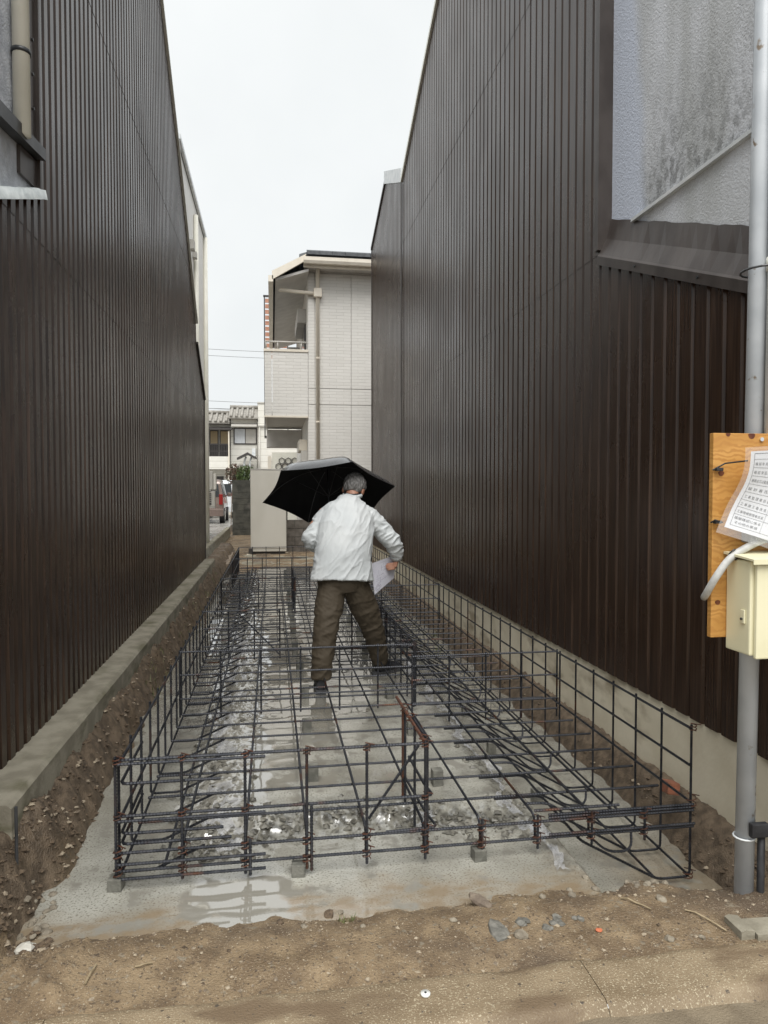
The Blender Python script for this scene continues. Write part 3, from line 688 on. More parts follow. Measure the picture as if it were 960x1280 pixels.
# old concrete post stub and other oddments at the street edge
st = empty('concrete_stub', (1.52, 2.06, 0), 'broken concrete post stub with a stone beside the service pole', 'concrete stub')
MB().prism([(1.500, -.05), (1.548, -.05), (1.548, .062), (1.515, .068), (1.500, .063)], 'y', 2.06, 2.15).build('post', m_kerb, st)
MB().prism([(1.552, -.05), (1.74, -.05), (1.74, .048), (1.552, .055)], 'y', 2.05, 2.14).build('block', m_kerb, st)
def rock(name, mat, loc, s, sc=(1, 1, .7), seed=0, rough=.25, sub=2):
    bm = bmesh.new(); bmesh.ops.create_icosphere(bm, subdivisions=sub, radius=1)
    for v in bm.verts:
        d = 1 + rough * 1.6 * noise.noise(v.co * 1.1 + Vector((seed * 3.1, seed * 7.7, 1))) + rough * .6 * noise.noise(v.co * 2.7 + Vector((seed, 0, seed * 2.2)))
        v.co = Vector((v.co.x * sc[0], v.co.y * sc[1], v.co.z * sc[2])) * d * s
    o = MB().bm(bm).build(name, mat); o.location = loc; o.rotation_euler = (rnd.uniform(-.2, .2), rnd.uniform(-.2, .2), rnd.uniform(0, 6.28)); return o
m_stone = M('grey_stone', (.16, .135, .10), (.26, .225, .17), scale=30, rough=.75, bump=.4, bscale=120)
m_stone2 = M('dark_grey_mortar', (.11, .105, .09), (.19, .18, .155), scale=30, rough=.7, bump=.5, bscale=90)
m_brickm = M('brick_red', (.30, .11, .06), (.20, .085, .05), scale=25, rough=.85, bump=.4, bscale=90)
m_orange = M('orange_tile', (.50, .15, .07), rough=.7)
def on(x, y): return max(ground_z(x, y), slab_z(x, y) if 2.36 < y < 13.3 and -1 < x < 1.96 else -9)
sid = 0
def stone(x, y, s, label, grp, mat=None, sc=(1, .8, .55)):
    global sid; sid += 1
    return tag(rock('stone', mat or m_stone, (x, y, on(x, y) + s * .08), s, sc, sid), label, 'stone', grp)
for i in range(26):   # rubble at the edge of the base by the trench
    x = rnd.uniform(.82, 1.52); y = 2.40 + .13 * rnd.random() + .02 * math.sin(i); stone(x, y, rnd.choice((.008, .010, .013, .017)), 'pale grey stone in the rubble where soil meets the trench', 'stones in the rubble by the trench')
for i in range(14):
    a = rnd.random() * 6.28; rr = .09 * rnd.random() ** .5
    stone(.90 + rr * 1.5 * math.cos(a), 2.235 + rr * .5 * math.sin(a), rnd.choice((.012, .016, .020)), 'dark grey mortar lump in the heap on the brown soil', 'mortar lumps on the soil', m_stone2)
stone(.73, 2.21, .042, 'large flat grey mortar slab lying beside the heap of lumps', None, m_stone2, (1.2, .8, .3)); stone(.79, 2.17, .024, 'rounded grey cobble next to the flat mortar slab', None)
for i in range(16):   # grey stones under the kerb end
    stone(-.86 + .10 * rnd.random() - .02 * i / 16, 2.48 + .018 * i, rnd.choice((.012, .016, .021)), 'grey stone in the pile at the corner of the concrete base', 'stones at the base corner')
stone(-.80, 2.425, .034, 'smooth pale stone at the very corner of the concrete base', None, M('pale_stone', (.42, .40, .35), (.52, .50, .44), scale=20, rough=.5), (1.1, .8, .7))
for x, y, s, lb in ((.10, 2.36, .014, 'small pale pebble lying alone on the soil below the puddle'), (.295, 2.33, .012, 'white broken chip on soil before the puddle'), (.02, 2.42, .018, 'dark wet clod at the rim of the puddle'), (.19, 2.465, .022, 'larger dark wet clod beside the slab edge'), (.23, 2.47, .015, 'brown pebble touching the wet clod by the slab edge'),
                    (.60, 2.30, .013, 'round beige pebble between the brick bit and the mortar slab'), (1.27, 2.10, .018, 'pale stone lying just behind the street kerb'), (1.38, 2.09, .012, 'little white stone near the concrete stub'), (1.36, 2.30, .020, 'whitish stone in soil near the service pole')):
    stone(x, y, s, lb, None, m_stone if 'dark' not in lb else m_clod)
tag(rock('brick_fragment', M('grey_brown_brick', (.13, .10, .075), (.2, .16, .12), scale=30, rough=.85, bump=.5, bscale=80), (.725, 2.405, on(.725, 2.405) + .014), .042, (1.2, .6, .42), 91, .12), 'grey brown brick fragment on the soil before the slab', 'brick fragment')
tag(rock('tile_fragment', m_orange, (1.06, 2.17, on(1.06, 2.17) + .004), .012, (1.2, .9, .4), 93, .15), 'bright orange tile chip on the brown soil', 'tile chip')
bf = MB().box(-.05, .05, -.03, .03, -.028, .028, .006).build('red_brick', m_brickm); bf.location = (1.905, 3.16, .055); bf.rotation_euler = (.1, .2, 1.4)
tag(bf, 'weathered red brick lodged in soil against the beige foundation', 'brick')
m_wash = M('washer_plastic', (.72, .72, .68), rough=.4)
dk = empty('survey_marker', (.428, 1.955, .05), 'round white survey marker disc nailed into the street kerb', 'survey marker')
MB().cyl((.428, 1.955, .055), .014, .006, n=20).build('disc', m_wash, dk, True); MB().cyl((.428, 1.955, .0585), .0035, .003, n=10).build('nail_head', m_darktrim, dk)
m_twig = M('dry_twig', (.34, .27, .17), (.22, .17, .10), scale=40, rough=.8)
for x, y, a, L_, lb in ((1.22, 2.33, -.9, .11, 'thin forked dry twig on the soil among rubble stones'), (1.40, 2.22, -1.0, .14, 'long bleached dry twig on soil beside the concrete stub'), (-.55, 2.16, 1.4, .08, 'short straw stalk stuck on the soil below the slab corner'), (-.42, 2.22, .3, .05, 'tiny pale wood splinter lying on the soil')):
    pts = [(x + L_ * t * math.cos(a), y + L_ * t * math.sin(a), on(x + L_ * t * math.cos(a), y + L_ * t * math.sin(a)) + .006 + .004 * math.sin(t * 3)) for t in (0, .25, .5, .75, 1)]
    tag(MB().tube(pts, .0028, 5).build('twig', m_twig), lb, 'twig')
dbx = empty('drain_cover', (-.86, 2.03, .05), 'corner of a small dark metal box cover at the street edge', 'cover')
boxo('lid', m_darktrim, dbx, -.98, -.815, 1.97, 2.10, .03, .075, c=.004); boxo('rim', m_jb, dbx, -.99, -.805, 1.96, 2.11, .0, .052, c=.003)
#@@SECTION4

# ------------------------------------------------------------------ behind the plot: beige two-storey house
def hook_brick(n, l, b, g, nz, ramp, mixc, c, h):
    sx = n.new('ShaderNodeSeparateXYZ'); l.new(g.outputs['Position'], sx.inputs[0])
    ad = n.new('ShaderNodeMath'); ad.operation = 'ADD'; l.new(sx.outputs['X'], ad.inputs[0]); l.new(sx.outputs['Y'], ad.inputs[1])
    cx = n.new('ShaderNodeCombineXYZ'); l.new(ad.outputs[0], cx.inputs[0]); l.new(sx.outputs['Z'], cx.inputs[1])
    bt = n.new('ShaderNodeTexBrick'); bt.inputs['Scale'].default_value = 1.0; bt.inputs['Brick Width'].default_value = .34; bt.inputs['Row Height'].default_value = .075
    bt.inputs['Mortar Size'].default_value = .006; bt.inputs['Color1'].default_value = (.66, .64, .60, 1); bt.inputs['Color2'].default_value = (.70, .68, .64, 1); bt.inputs['Mortar'].default_value = (.59, .57, .53, 1)
    l.new(cx.outputs[0], bt.inputs['Vector'])
    iv = n.new('ShaderNodeMath'); iv.operation = 'SUBTRACT'; iv.inputs[0].default_value = 1; l.new(bt.outputs['Fac'], iv.inputs[1])
    return bt.outputs['Color'], iv.outputs[0]
m_siding = M('beige_brick_siding', (.53, .5, .45), rough=.7, bump=.5, bscale=10, hook=hook_brick)
m_beige = M('beige_trim', (.68, .62, .52), (.74, .68, .58), scale=5, rough=.5)
m_soffit = M('grey_soffit', (.52, .50, .475), (.58, .56, .53), scale=4, rough=.8)
m_glass = M('dark_window_glass', (.02, .024, .028), rough=.06, spec=.8)
m_frame = M('dark_window_frame', (.045, .04, .038), rough=.4)
m_wood = M('red_brown_slats', (.36, .16, .10), (.46, .23, .15), scale=12, rough=.6)
m_grey = M('grey_beige_metal', (.45, .43, .39), (.5, .48, .44), scale=5, rough=.5)
BH = empty('beige_house', (3.2, 20, 0), 'two-storey beige brick-pattern house with a boxy balcony behind the plot', 'house')
boxo('wall', m_soffit, BH, .875, 6.2, 17.03, 25, -.1, 6.62)
zc = [-.1, 3.515, 3.897, 6.60]; xc = [.86, 1.02, 1.884, 2.80, 3.72, 4.64, 5.56, 6.2]
for z0, z1 in zip(zc, zc[1:]):
    for x0, x1 in zip(xc, xc[1:]): boxo('siding_panel', m_siding, BH, x0 + .005, x1 - .005, 17.0, 17.029, z0 + .006, z1 - .006)
yc = [17.03, 18.6, 20.4, 22.2, 24.9]
for y0, y1 in zip(yc, yc[1:]): boxo('siding_panel', m_siding, BH, .855, .874, y0 + .005, y1 - .005, -.1, 6.6)
dpp = MB().tube([(1.085, 16.95, 0), (1.085, 16.95, 6.52), (1.085, 16.80, 6.66)], .045, 12).build('downpipe', m_beige, BH, True)
for z in (1.2, 3.1, 4.6, 6.1): MB().cyl((1.085, 16.95, z), .052, .03, n=12).build('pipe_bracket', m_beige, dpp)
boxo('rain_head', m_beige, BH, .99, 1.18, 16.86, 16.99, 6.02, 6.22, c=.01)
MB().tube(fillet([(.22, 16.93, 6.12), (.22, 16.93, 6.16), (1.02, 16.93, 6.10)], .05), .045, 10).build('branch_pipe', m_beige, BH, True)
boxo('frieze', m_soffit, BH, .86, 6.2, 16.985, 16.999, 6.605, 6.64)
boxo('soffit', m_soffit, BH, .76, 6.3, 16.62, 17.03, 6.645, 6.68)
boxo('fascia', m_beige, BH, .74, 6.3, 16.58, 16.615, 6.60, 6.82)
MB().prism([(16.42, 6.72), (16.45, 6.66), (16.55, 6.66), (16.575, 6.72), (16.575, 6.80), (16.42, 6.80)], 'x', .74, 6.3).build('gutter', m_beige, BH)
rf = MB().prism([(16.44, 6.83), (16.44, 6.90), (20.6, 8.2), (24.9, 6.95), (24.9, 6.83)], 'x', .80, 6.3).build('roof', m_rooft, BH)
for i in range(19): MB().prism([(16.40, 6.845), (16.41, 6.925), (16.75, 7.055), (16.75, 6.97)], 'x', .82 + .29 * i, .82 + .29 * i + .282).build('roof_tile', m_rooft, rf)
# corner roof sloping down over the balcony
MB().prism([(.05, 6.34), (.80, 6.80), (.80, 6.90), (.05, 6.44)], 'y', 16.56, 24.9).build('side_roof', m_rooft, BH)
MB().prism([(.03, 6.27), (.74, 6.70), (.80, 6.88), (.02, 6.46)], 'y', 16.50, 16.555).build('bargeboard', m_beige, BH)
MB().prism([(.10, 6.27), (.86, 6.52), (.86, 6.58), (.10, 6.33)], 'y', 16.60, 24.8).build('eave_soffit', m_soffit, BH)
MB().prism([(-.06, 6.22), (.05, 6.22), (.05, 6.36), (-.06, 6.36)], 'y', 16.5, 24.9).build('side_gutter', m_beige, BH)
bal = MB().box(-.12, .86, 17.05, 21.0, 3.26, 3.36).build('balcony', m_soffit, BH)
boxo('balcony_panel', m_siding, bal, .02, .855, 17.0, 17.045, 3.24, 4.74); boxo('balcony_panel', m_siding, bal, -.155, .01, 17.0, 17.045, 3.24, 4.74); boxo('balcony_panel', m_siding, bal, -.155, -.11, 17.05, 21.0, 3.24, 4.74)
boxo('coping', m_beige, bal, -.175, .86, 16.98, 17.07, 4.742, 4.80); boxo('coping', m_beige, bal, -.175, -.10, 17.075, 21.0, 4.742, 4.80)
boxo('base_trim', m_beige, bal, -.17, .86, 16.985, 17.05, 3.20, 3.238)
MB().tube([(-.13, 17.02, 4.97), (.83, 17.02, 4.97)], .022, 8).build('handrail', m_grey, bal, True)
MB().tube([(-.13, 17.02, 4.97), (-.13, 21.0, 4.97)], .022, 8).build('handrail', m_grey, bal, True)
for x in (-.12, .15, .70): MB().tube([(x, 17.02, 4.8), (x, 17.02, 4.97)], .014, 6).build('rail_post', m_grey, bal, True)
boxo('lower_beam', m_soffit, BH, -.14, .86, 20.4, 20.9, 2.70, 3.19)
for (y0, y1, z0, z1) in ((17.9, 19.7, 3.5, 5.6), (17.7, 18.6, .3, 2.35), (21.5, 23, 3.9, 5.4)):
    wn = boxo('window', m_frame, BH, .82, .853, y0, y1, z0, z1); boxo('pane', m_glass, wn, .812, .8195, y0 + .07, y1 - .07, z0 + .07, z1 - .07)
boxo('shutter_box', m_beige, BH, .66, .853, 17.45, 18.7, 2.45, 2.72, c=.01); boxo('shutter_box', m_soffit, BH, .64, .853, 17.8, 19.8, 5.62, 5.95)
boxo('pier', m_grey, BH, .70, .853, 17.25, 17.45, 0, 2.44)
ac0 = empty('balcony_air_conditioner', (.55, 18.9, 3.36), 'grey air conditioner unit standing on the balcony of the beige house', 'air conditioner')
boxo('case', m_grey, ac0, .42, .72, 18.5, 19.3, 4.55, 5.15, c=.01); boxo('stand', m_grey, ac0, .44, .70, 18.6, 19.2, 3.365, 4.545)
scr = MB().box(-.25, -.21, 25.5, 25.56, 3.36, 8.25).build('slatted_screen', m_frame, BH)
boxo('screen_post', m_frame, scr, .55, .59, 25.5, 25.56, 3.36, 8.25); boxo('screen_cap', m_frame, scr, -.27, .61, 25.48, 25.58, 8.255, 8.31); boxo('screen_beam', m_frame, scr, -.25, 1.2, 24.92, 25.49, 3.30, 3.355)
for i in range(11): boxo('slat', m_wood, scr, -.205, .545, 25.505, 25.535, 6.10 + .195 * i, 6.10 + .195 * i + .14)
# tank of the water heater
m_tank = M('ivory_tank_paint', (.55, .525, .46), (.60, .575, .51), scale=2, stretch=(1, 1, .4), rough=.45)
tk = empty('water_heater_tank', (-.08, 16.3, 0), 'tall ivory water heater cabinet in front of the grey block wall', 'water heater')
boxo('cabinet', m_tank, tk, -.474, .315, 16.10, 16.58, .115, 1.935, c=.012); boxo('top_lid', m_grey, tk, -.485, .326, 16.09, 16.58, 1.938, 1.965, c=.006)
boxo('front_panel', m_tank, tk, -.462, .303, 16.088, 16.099, .19, 1.92, c=.004); boxo('plinth', m_frame, tk, -.43, .28, 16.14, 16.55, .055, .114)
boxo('pipe_cover', m_frame, tk, -.52, -.43, 16.05, 16.085, .07, .20, c=.01); boxo('concrete_pad', m_conc, tk, -.56, .42, 16.0, 16.6, -.05, .054)
m_blk = M('grey_block', (.11, .095, .08), (.16, .142, .122), scale=9, rough=.85, bump=.35, bscale=60)
m_blkd = M('dark_mossy_block', (.035, .035, .028), (.075, .072, .058), scale=5, rough=.8, bump=.35, bscale=50, c3=(.11, .10, .085), scale3=2.6, lo3=.58, hi3=.7)
def blocks(name, mat, x0, x1, y, z0, z1, label, ptm):
    t = empty(name, ((x0 + x1) / 2, y, z0), label, 'wall')
    boxo('mortar_core', ptm, t, x0 + .01, x1 - .01, y + .012, y + .11, z0, z1 - .01)
    me = None; r = 0; z = z0
    while z < z1 - .05:
        x = x0 - (.2 if r % 2 else 0)
        while x < x1 - .02:
            a, b_ = max(x, x0), min(x + .39, x1)
            if b_ - a > .05: boxo('block', mat, t, a, b_, y + rnd.uniform(0, .004), y + .115, z, min(z + .19, z1))
            x += .40
        z += .20; r += 1
    return t
blocks('block_wall', m_blk, .33, 2.30, 16.75, 0, .8, 'low grey concrete block wall between the ivory cabinet and right house', m_blkd)
blocks('block_wall', m_blkd, -1.27, .50, 23.5, .02, 1.82, 'dark mossy block wall with plants above beyond the ivory cabinet', m_blkd)
MB_pad = boxo('rear_step', m_kerb, None, -.65, 1.95, 13.6, 16.0, -.12, .055); MB_pad['kind'] = 'structure'
# second kerb, yard, planks
tag(MB().prism([(-1.46, -.2), (-1.34, -.2), (-1.335, .27), (-1.345, .29), (-1.46, .29)], 'y', 12.3, 23.4).build('concrete_kerb', m_kerb), 'grey concrete kerb between the parked van yard and the bare soil', 'kerb')
m_yard = M('wet_yard_concrete', (.24, .23, .21), (.31, .30, .275), scale=3, rough=.18, rough2=.4, bump=.1, bscale=50)
o = boxo('yard', m_yard, None, -14, -1.465, 12.3, 37.4, -.15, .21); o['kind'] = 'structure'
o = boxo('yard', m_yard, None, -1.30, 9, 26.0, 37.4, -.10, .20); o['kind'] = 'structure'
m_tim = M('old_timber', (.16, .12, .085), (.24, .19, .14), scale=10, stretch=(4, .4, 4), rough=.75)
def plank(a, b_, wd, th, label):
    a, b_ = Vector(a), Vector(b_); d = (b_ - a); n = d.cross(Vector((0, 0, 1))).normalized() * wd / 2; u = Vector((0, 0, th))
    V = [a - n, a + n, b_ + n, b_ - n]; V += [p + u for p in V]
    tag(MB().add(V, [(3, 2, 1, 0), (4, 5, 6, 7), (0, 1, 5, 4), (1, 2, 6, 5), (2, 3, 7, 6), (3, 0, 4, 7)]).build('timber_plank', m_tim), label, 'plank')
plank((-.98, 13.2, .06), (-1.02, 17.4, .09), .13, .05, 'long weathered timber plank lying on soil beside the rebar cage')
plank((-1.22, 12.9, .07), (-.90, 13.5, .13), .12, .04, 'short timber offcut crossing the long plank on the soil')
plank((-.84, 13.4, .07), (-.90, 16.6, .08), .09, .05, 'narrow timber batten lying parallel to the long plank')
for i, (x, y) in enumerate(((-1.18, 14.6), (-1.08, 14.3))): tag(rock('rubble_chunk', m_white_trim, (x, y, .10), .07, (1.2, .8, .45), 60 + i, .2), ('white rubble chunk on soil near the long plank', 'smaller white rubble chunk beside the timber planks')[i], 'rubble')

# ------------------------------------------------------------------ white stucco house beyond the left brown house
m_wst = M('white_stucco', (.82, .81, .78), (.86, .85, .82), scale=6, rough=.8, bump=.6, bscale=22)
WH = empty('white_house', (-4.5, 14.7, 0), 'tall white stucco house standing behind the left brown house', 'house')
boxo('wall', m_wst, WH, -7.5, -1.50, 12.25, 16.95, -.1, 7.2)
boxo('corner_trim', m_pipe, WH, -1.56, -1.485, 16.951, 17.0, -.1, 7.19)
MB().tube([(-1.455, 14.6, .3), (-1.455, 14.6, 6.9)], .045, 12).build('downpipe', m_pipe, WH, True); MB().tube([(-1.455, 16.6, .3), (-1.455, 16.6, 7.15)], .05, 12).build('downpipe', m_pipe, WH, True)
wn = boxo('window', m_frame, WH, -1.51, -1.488, 12.6, 13.05, 5.9, 6.75); boxo('pane', m_glass, wn, -1.4875, -1.4835, 12.66, 12.99, 5.96, 6.69)
boxo('vent_hood', m_grey, WH, -1.499, -1.42, 13.9, 14.1, 6.02, 6.20, c=.01); boxo('vent_hood', m_grey, WH, -1.499, -1.42, 14.35, 14.5, 6.0, 6.12, c=.01)
boxo('roof', m_rooft, WH, -7.7, -1.49, 12.1, 17.1, 7.205, 7.25); boxo('eave_gutter', m_white_trim, WH, -1.485, -1.44, 12.1, 17.05, 7.19, 7.27)
boxo('white_corner_panel', m_white_trim, WH, -1.498, -1.49, 12.25, 13.3, 2.8, 5.6)
# air conditioners stacked on a rack in the yard
m_ac = M('ivory_unit_case', (.52, .50, .45), (.57, .55, .5), scale=5, rough=.45)
def ac(x0, x1, y, z0, h, label):
    t = empty('air_conditioner', ((x0 + x1) / 2, y, z0), label, 'air conditioner')
    boxo('case', m_ac, t, x0, x1, y, y + .30, z0, z0 + h, c=.012); boxo('fan_grille', m_frame, t, x0 + .10, x1 - .085, y - .012, y - .0005, z0 + .05, z0 + h - .05)
    for i in range(5): boxo('grille_bar', m_grey, t, x0 + .10, x1 - .085, y - .016, y - .0125, z0 + .10 + i * (h - .2) / 4, z0 + .115 + i * (h - .2) / 4)
rk = empty('unit_rack', (-1.9, 19.1, .21), 'grey steel rack carrying stacked air conditioners in the yard', 'rack')
for x in (-2.35, -1.78): boxo('rack_post', m_grey, rk, x, x + .04, 19.0, 19.04, .21, 2.1); boxo('rack_post', m_grey, rk, x - .12, x - .08, 20.94, 20.98, .21, 2.1)
for z in (1.02, 1.47): boxo('rack_shelf', m_grey, rk, -2.36, -1.57 + .1 * (z < 1.2), 18.98, 20.99 if z > 1.2 else 19.4, z, z + .03)
ac(-2.28, -1.525, 19.02, 1.505, .47, 'ivory air conditioner on the upper shelf of the rack'); ac(-2.28, -1.475, 19.02, 1.055, .40, 'ivory air conditioner on the lower shelf of the rack')
ac(-2.20, -1.56, 20.6, 1.505, .44, 'ivory air conditioner standing just behind the rack')

# ------------------------------------------------------------------ houses across the far street
def hook_lap(n, l, b, g, nz, ramp, mixc, c, h):
    sx = n.new('ShaderNodeSeparateXYZ'); l.new(g.outputs['Position'], sx.inputs[0])
    wv = n.new('ShaderNodeMath'); wv.operation = 'MULTIPLY'; wv.inputs[1].default_value = 1 / .33; l.new(sx.outputs['Z'], wv.inputs[0])
    fr = n.new('ShaderNodeMath'); fr.operation = 'FRACT'; l.new(wv.outputs[0], fr.inputs[0])
    return mixc(ramp(fr.outputs[0], .90, .97), c, (.42, .40, .35)), fr.outputs[0]
m_lap = M('white_lap_siding', (.66, .64, .58), (.70, .68, .62), scale=3, rough=.6, bump=.3, bscale=5, hook=hook_lap)
m_tile = M('grey_clay_tile', (.22, .205, .18), (.34, .32, .285), scale=6, rough=.6)
m_curt = M('white_curtain', (.62, .64, .66), (.52, .54, .56), scale=12, stretch=(6, 1, .3), rough=.8)
m_bamboo = M('bamboo_blind', (.34, .26, .15), (.42, .33, .2), scale=12, stretch=(1, 1, 12), rough=.7)
def tile_roof(t, x0, x1, y0, z0, y1, z1):
    r = MB().prism([(y0, z0), (y1, z1), (y1 + 3, z0), (y1 + 3, z0 - .08), (y0, z0 - .08)], 'x', x0, x1).build('roof', m_tile, t)
    n = int((x1 - x0) / .27)
    for i in range(n):
        x = x0 + .135 + i * .27
        MB().tube([(x, y0 - .03, z0 + .03), (x, y1, z1 + .04)], .075, 8).build('tile_row', m_tile, r, True)
    MB().tube([(x0, y1, z1 + .08), (x1, y1, z1 + .08)], .11, 8).build('ridge', m_tile, r, True)
def window(t, x0, x1, y, z0, z1, mats):
    w_ = boxo('window', m_frame, t, x0, x1, y - .05, y - .002, z0, z1); n = len(mats); d = (x1 - x0 - .08) / n
    for i, mm in enumerate(mats): boxo('pane', mm, w_, x0 + .04 + d * i + .02, x0 + .04 + d * (i + 1) - .02, y - .058, y - .0505, z0 + .06, z1 - .06)
HB = empty('row_house', (-1.4, 40, .2), 'white lap-sided row house with grey tiled roof and sliding window', 'house')
boxo('wall', m_lap, HB, -2.10, -.74, 38.0, 44, .15, 5.25); tile_roof(HB, -2.2, -.70, 37.55, 5.25, 39.2, 5.85)
window(HB, -1.96, -.76, 38.0, 3.86, 4.72, (m_curt, m_grey))
MB().prism([(37.4, 4.74), (37.4, 4.80), (37.99, 4.95), (37.99, 4.86)], 'x', -2.05, -.76).build('window_awning', m_grey, HB)
MB().prism([(37.2, 2.55), (37.2, 2.63), (37.99, 2.85), (37.99, 2.75)], 'x', -2.08, -.95).build('porch_roof', m_grey, HB)
MB().tube([(-.80, 37.9, 5.2), (-.72, 37.92, 4.9), (-.72, 37.92, 1.0)], .04, 8).build('downpipe', m_grey, HB, True)
boxo('meter_cabinet', m_white_trim, HB, -1.02, -.84, 37.85, 37.995, 3.25, 3.65)
boxo('entrance', m_frame, HB, -1.95, -1.1, 37.96, 37.998, .2, 2.5)
HA = empty('row_house', (-3.4, 40, .2), 'white row house with dark balcony railing and bamboo blinds', 'house')
boxo('wall', m_lap, HA, -5.6, -2.14, 38.3, 44, .15, 4.95); tile_roof(HA, -5.7, -2.14, 37.8, 5.0, 39.2, 5.55)
bb = boxo('balcony', m_lap, HA, -5.6, -2.16, 37.4, 37.5, 2.55, 3.20); boxo('balcony_floor', m_grey, bb, -5.6, -2.16, 37.51, 38.29, 2.55, 2.65)
for i in range(28): boxo('baluster', m_frame, bb, -5.55 + .12 * i, -5.55 + .12 * i + .035, 37.44, 37.47, 3.205, 3.80)
boxo('balcony_rail', m_frame, bb, -5.6, -2.16, 37.42, 37.49, 3.805, 3.86); boxo('balcony_rail', m_frame, bb, -5.6, -2.16, 37.43, 37.48, 3.45, 3.49)
for x0, x1 in ((-3.20, -2.75), (-2.68, -2.2), (-3.75, -3.25)):
    w_ = boxo('window', m_frame, HA, x0, x1, 38.24, 38.297, 2.7, 4.6); boxo('blind', m_bamboo, w_, x0 + .05, x1 - .05, 38.20, 38.235, 3.9, 4.55)
MB().prism([(37.2, 4.55), (37.2, 4.61), (38.29, 4.78), (38.29, 4.70)], 'x', -5.6, -2.0).build('balcony_canopy', m_frame, HA)
boxo('post', m_beige, HA, -2.20, -2.14, 37.3, 37.39, .2, 4.5)
boxo('lower_window', m_frame, HA, -2.9, -2.5, 38.26, 38.298, 1.3, 2.2)
HC = empty('row_house', (.6, 40, .2), 'plain white flat-topped row house beside the tiled roof', 'house')
boxo('wall', m_lap, HC, -.70, 3.0, 37.7, 44, .15, 5.98); boxo('parapet_cap', m_grey, HC, -.73, 3.0, 37.66, 44, 5.985, 6.05)
boxo('ledge', m_grey, HC, -.70, .6, 37.6, 37.695, 4.78, 4.85)
MB().tube([(-.62, 37.65, 4.8), (-.62, 37.65, .3)], .035, 8).build('downpipe', m_grey, HC, True)
hd = MB().prism([(-1.75, 3.02), (-1.22, 3.28), (-.75, 3.05), (-.75, 3.13), (-1.22, 3.40), (-1.75, 3.12)], 'y', 36.9, 37.65).build('gable_hood', m_frame, HC)
for x in (-1.30, -1.02): MB().tube(fillet([(x, 37.3, 3.2), (x - .1, 37.3, 2.9), (x - .1, 37.3, .3)], .1), .05, 8).build('pipe', m_white_trim, HC, True)
window(HC, -.45, .5, 37.7, 1.9, 2.3, (m_glass, m_curt)); boxo('red_awning', m_wood, HC, .0, .5, 37.3, 37.69, 2.9, 3.1)
gw = empty('garden_wall', (.45, 27, .2), 'cream garden wall with hexagonal openwork blocks behind the beige house', 'wall')
boxo('pier', m_beige, gw, -.15, -.02, 27, 27.15, .2, 2.75); boxo('wall_panel', m_pipe, gw, .0, 1.6, 27.05, 27.15, .2, 2.9)
for r in range(4):
    for c_ in range(4):
        cx, cz = .25 + .24 * c_ + (.12 if r % 2 else 0), 1.95 + .21 * r
        MB().tube([(cx + .115 * math.cos(R(60 * k + 30)), 27.02, cz + .115 * math.sin(R(60 * k + 30))) for k in range(7)], .016, 5).build('hexagon_block', m_frame, gw)
# leafy plants
def foliage(name, c, r, n, mat, s, label, cat, group=None, stems=3):
    t = empty(name, (c[0], c[1], .0), label, cat, group); mb = MB()
    for i in range(n):
        while True:
            p = Vector((rnd.uniform(-1, 1), rnd.uniform(-1, 1), rnd.uniform(-1, 1)))
            if p.length < 1 and noise.noise(p * 2.2 + Vector(c)) > -.18: break
        p = Vector((p.x * r[0] + c[0], p.y * r[1] + c[1], p.z * r[2] + c[2])); q = Euler((rnd.uniform(0, 6), rnd.uniform(0, 6), rnd.uniform(0, 6))).to_matrix(); k = s * rnd.uniform(.6, 1.3)
        mb.add([p + q @ Vector(v) * k for v in ((-.5, 0, 0), (0, .22, .06), (.5, 0, 0), (0, -.22, .06))], [(0, 1, 2, 3)])
    mb.build('crown', mat, t)
    for i in range(stems): 
        x = c[0] + rnd.uniform(-.6, .6) * r[0]; MB().tube([(x, c[1], .0), (x + .05, c[1], c[2] * .6), (x + rnd.uniform(-.1, .1), c[1], c[2] + r[2] * .5)], .015, 5).build('stem', m_tim, t)
m_leaf = M('green_leaf', (.05, .085, .022), (.09, .12, .035), scale=9, rough=.5)
m_leafr = M('russet_leaf', (.10, .045, .03), (.07, .065, .03), scale=9, rough=.5)
foliage('shrub', (-.85, 24.1, 2.0), (.35, .3, .30), 900, m_leaf, .09, 'green shrub rising above the dark mossy block wall', 'shrub')
foliage('shrub', (-1.25, 24.3, 2.0), (.30, .3, .36), 800, m_leafr, .08, 'russet shrub at the corner of the dark mossy block wall', 'shrub')
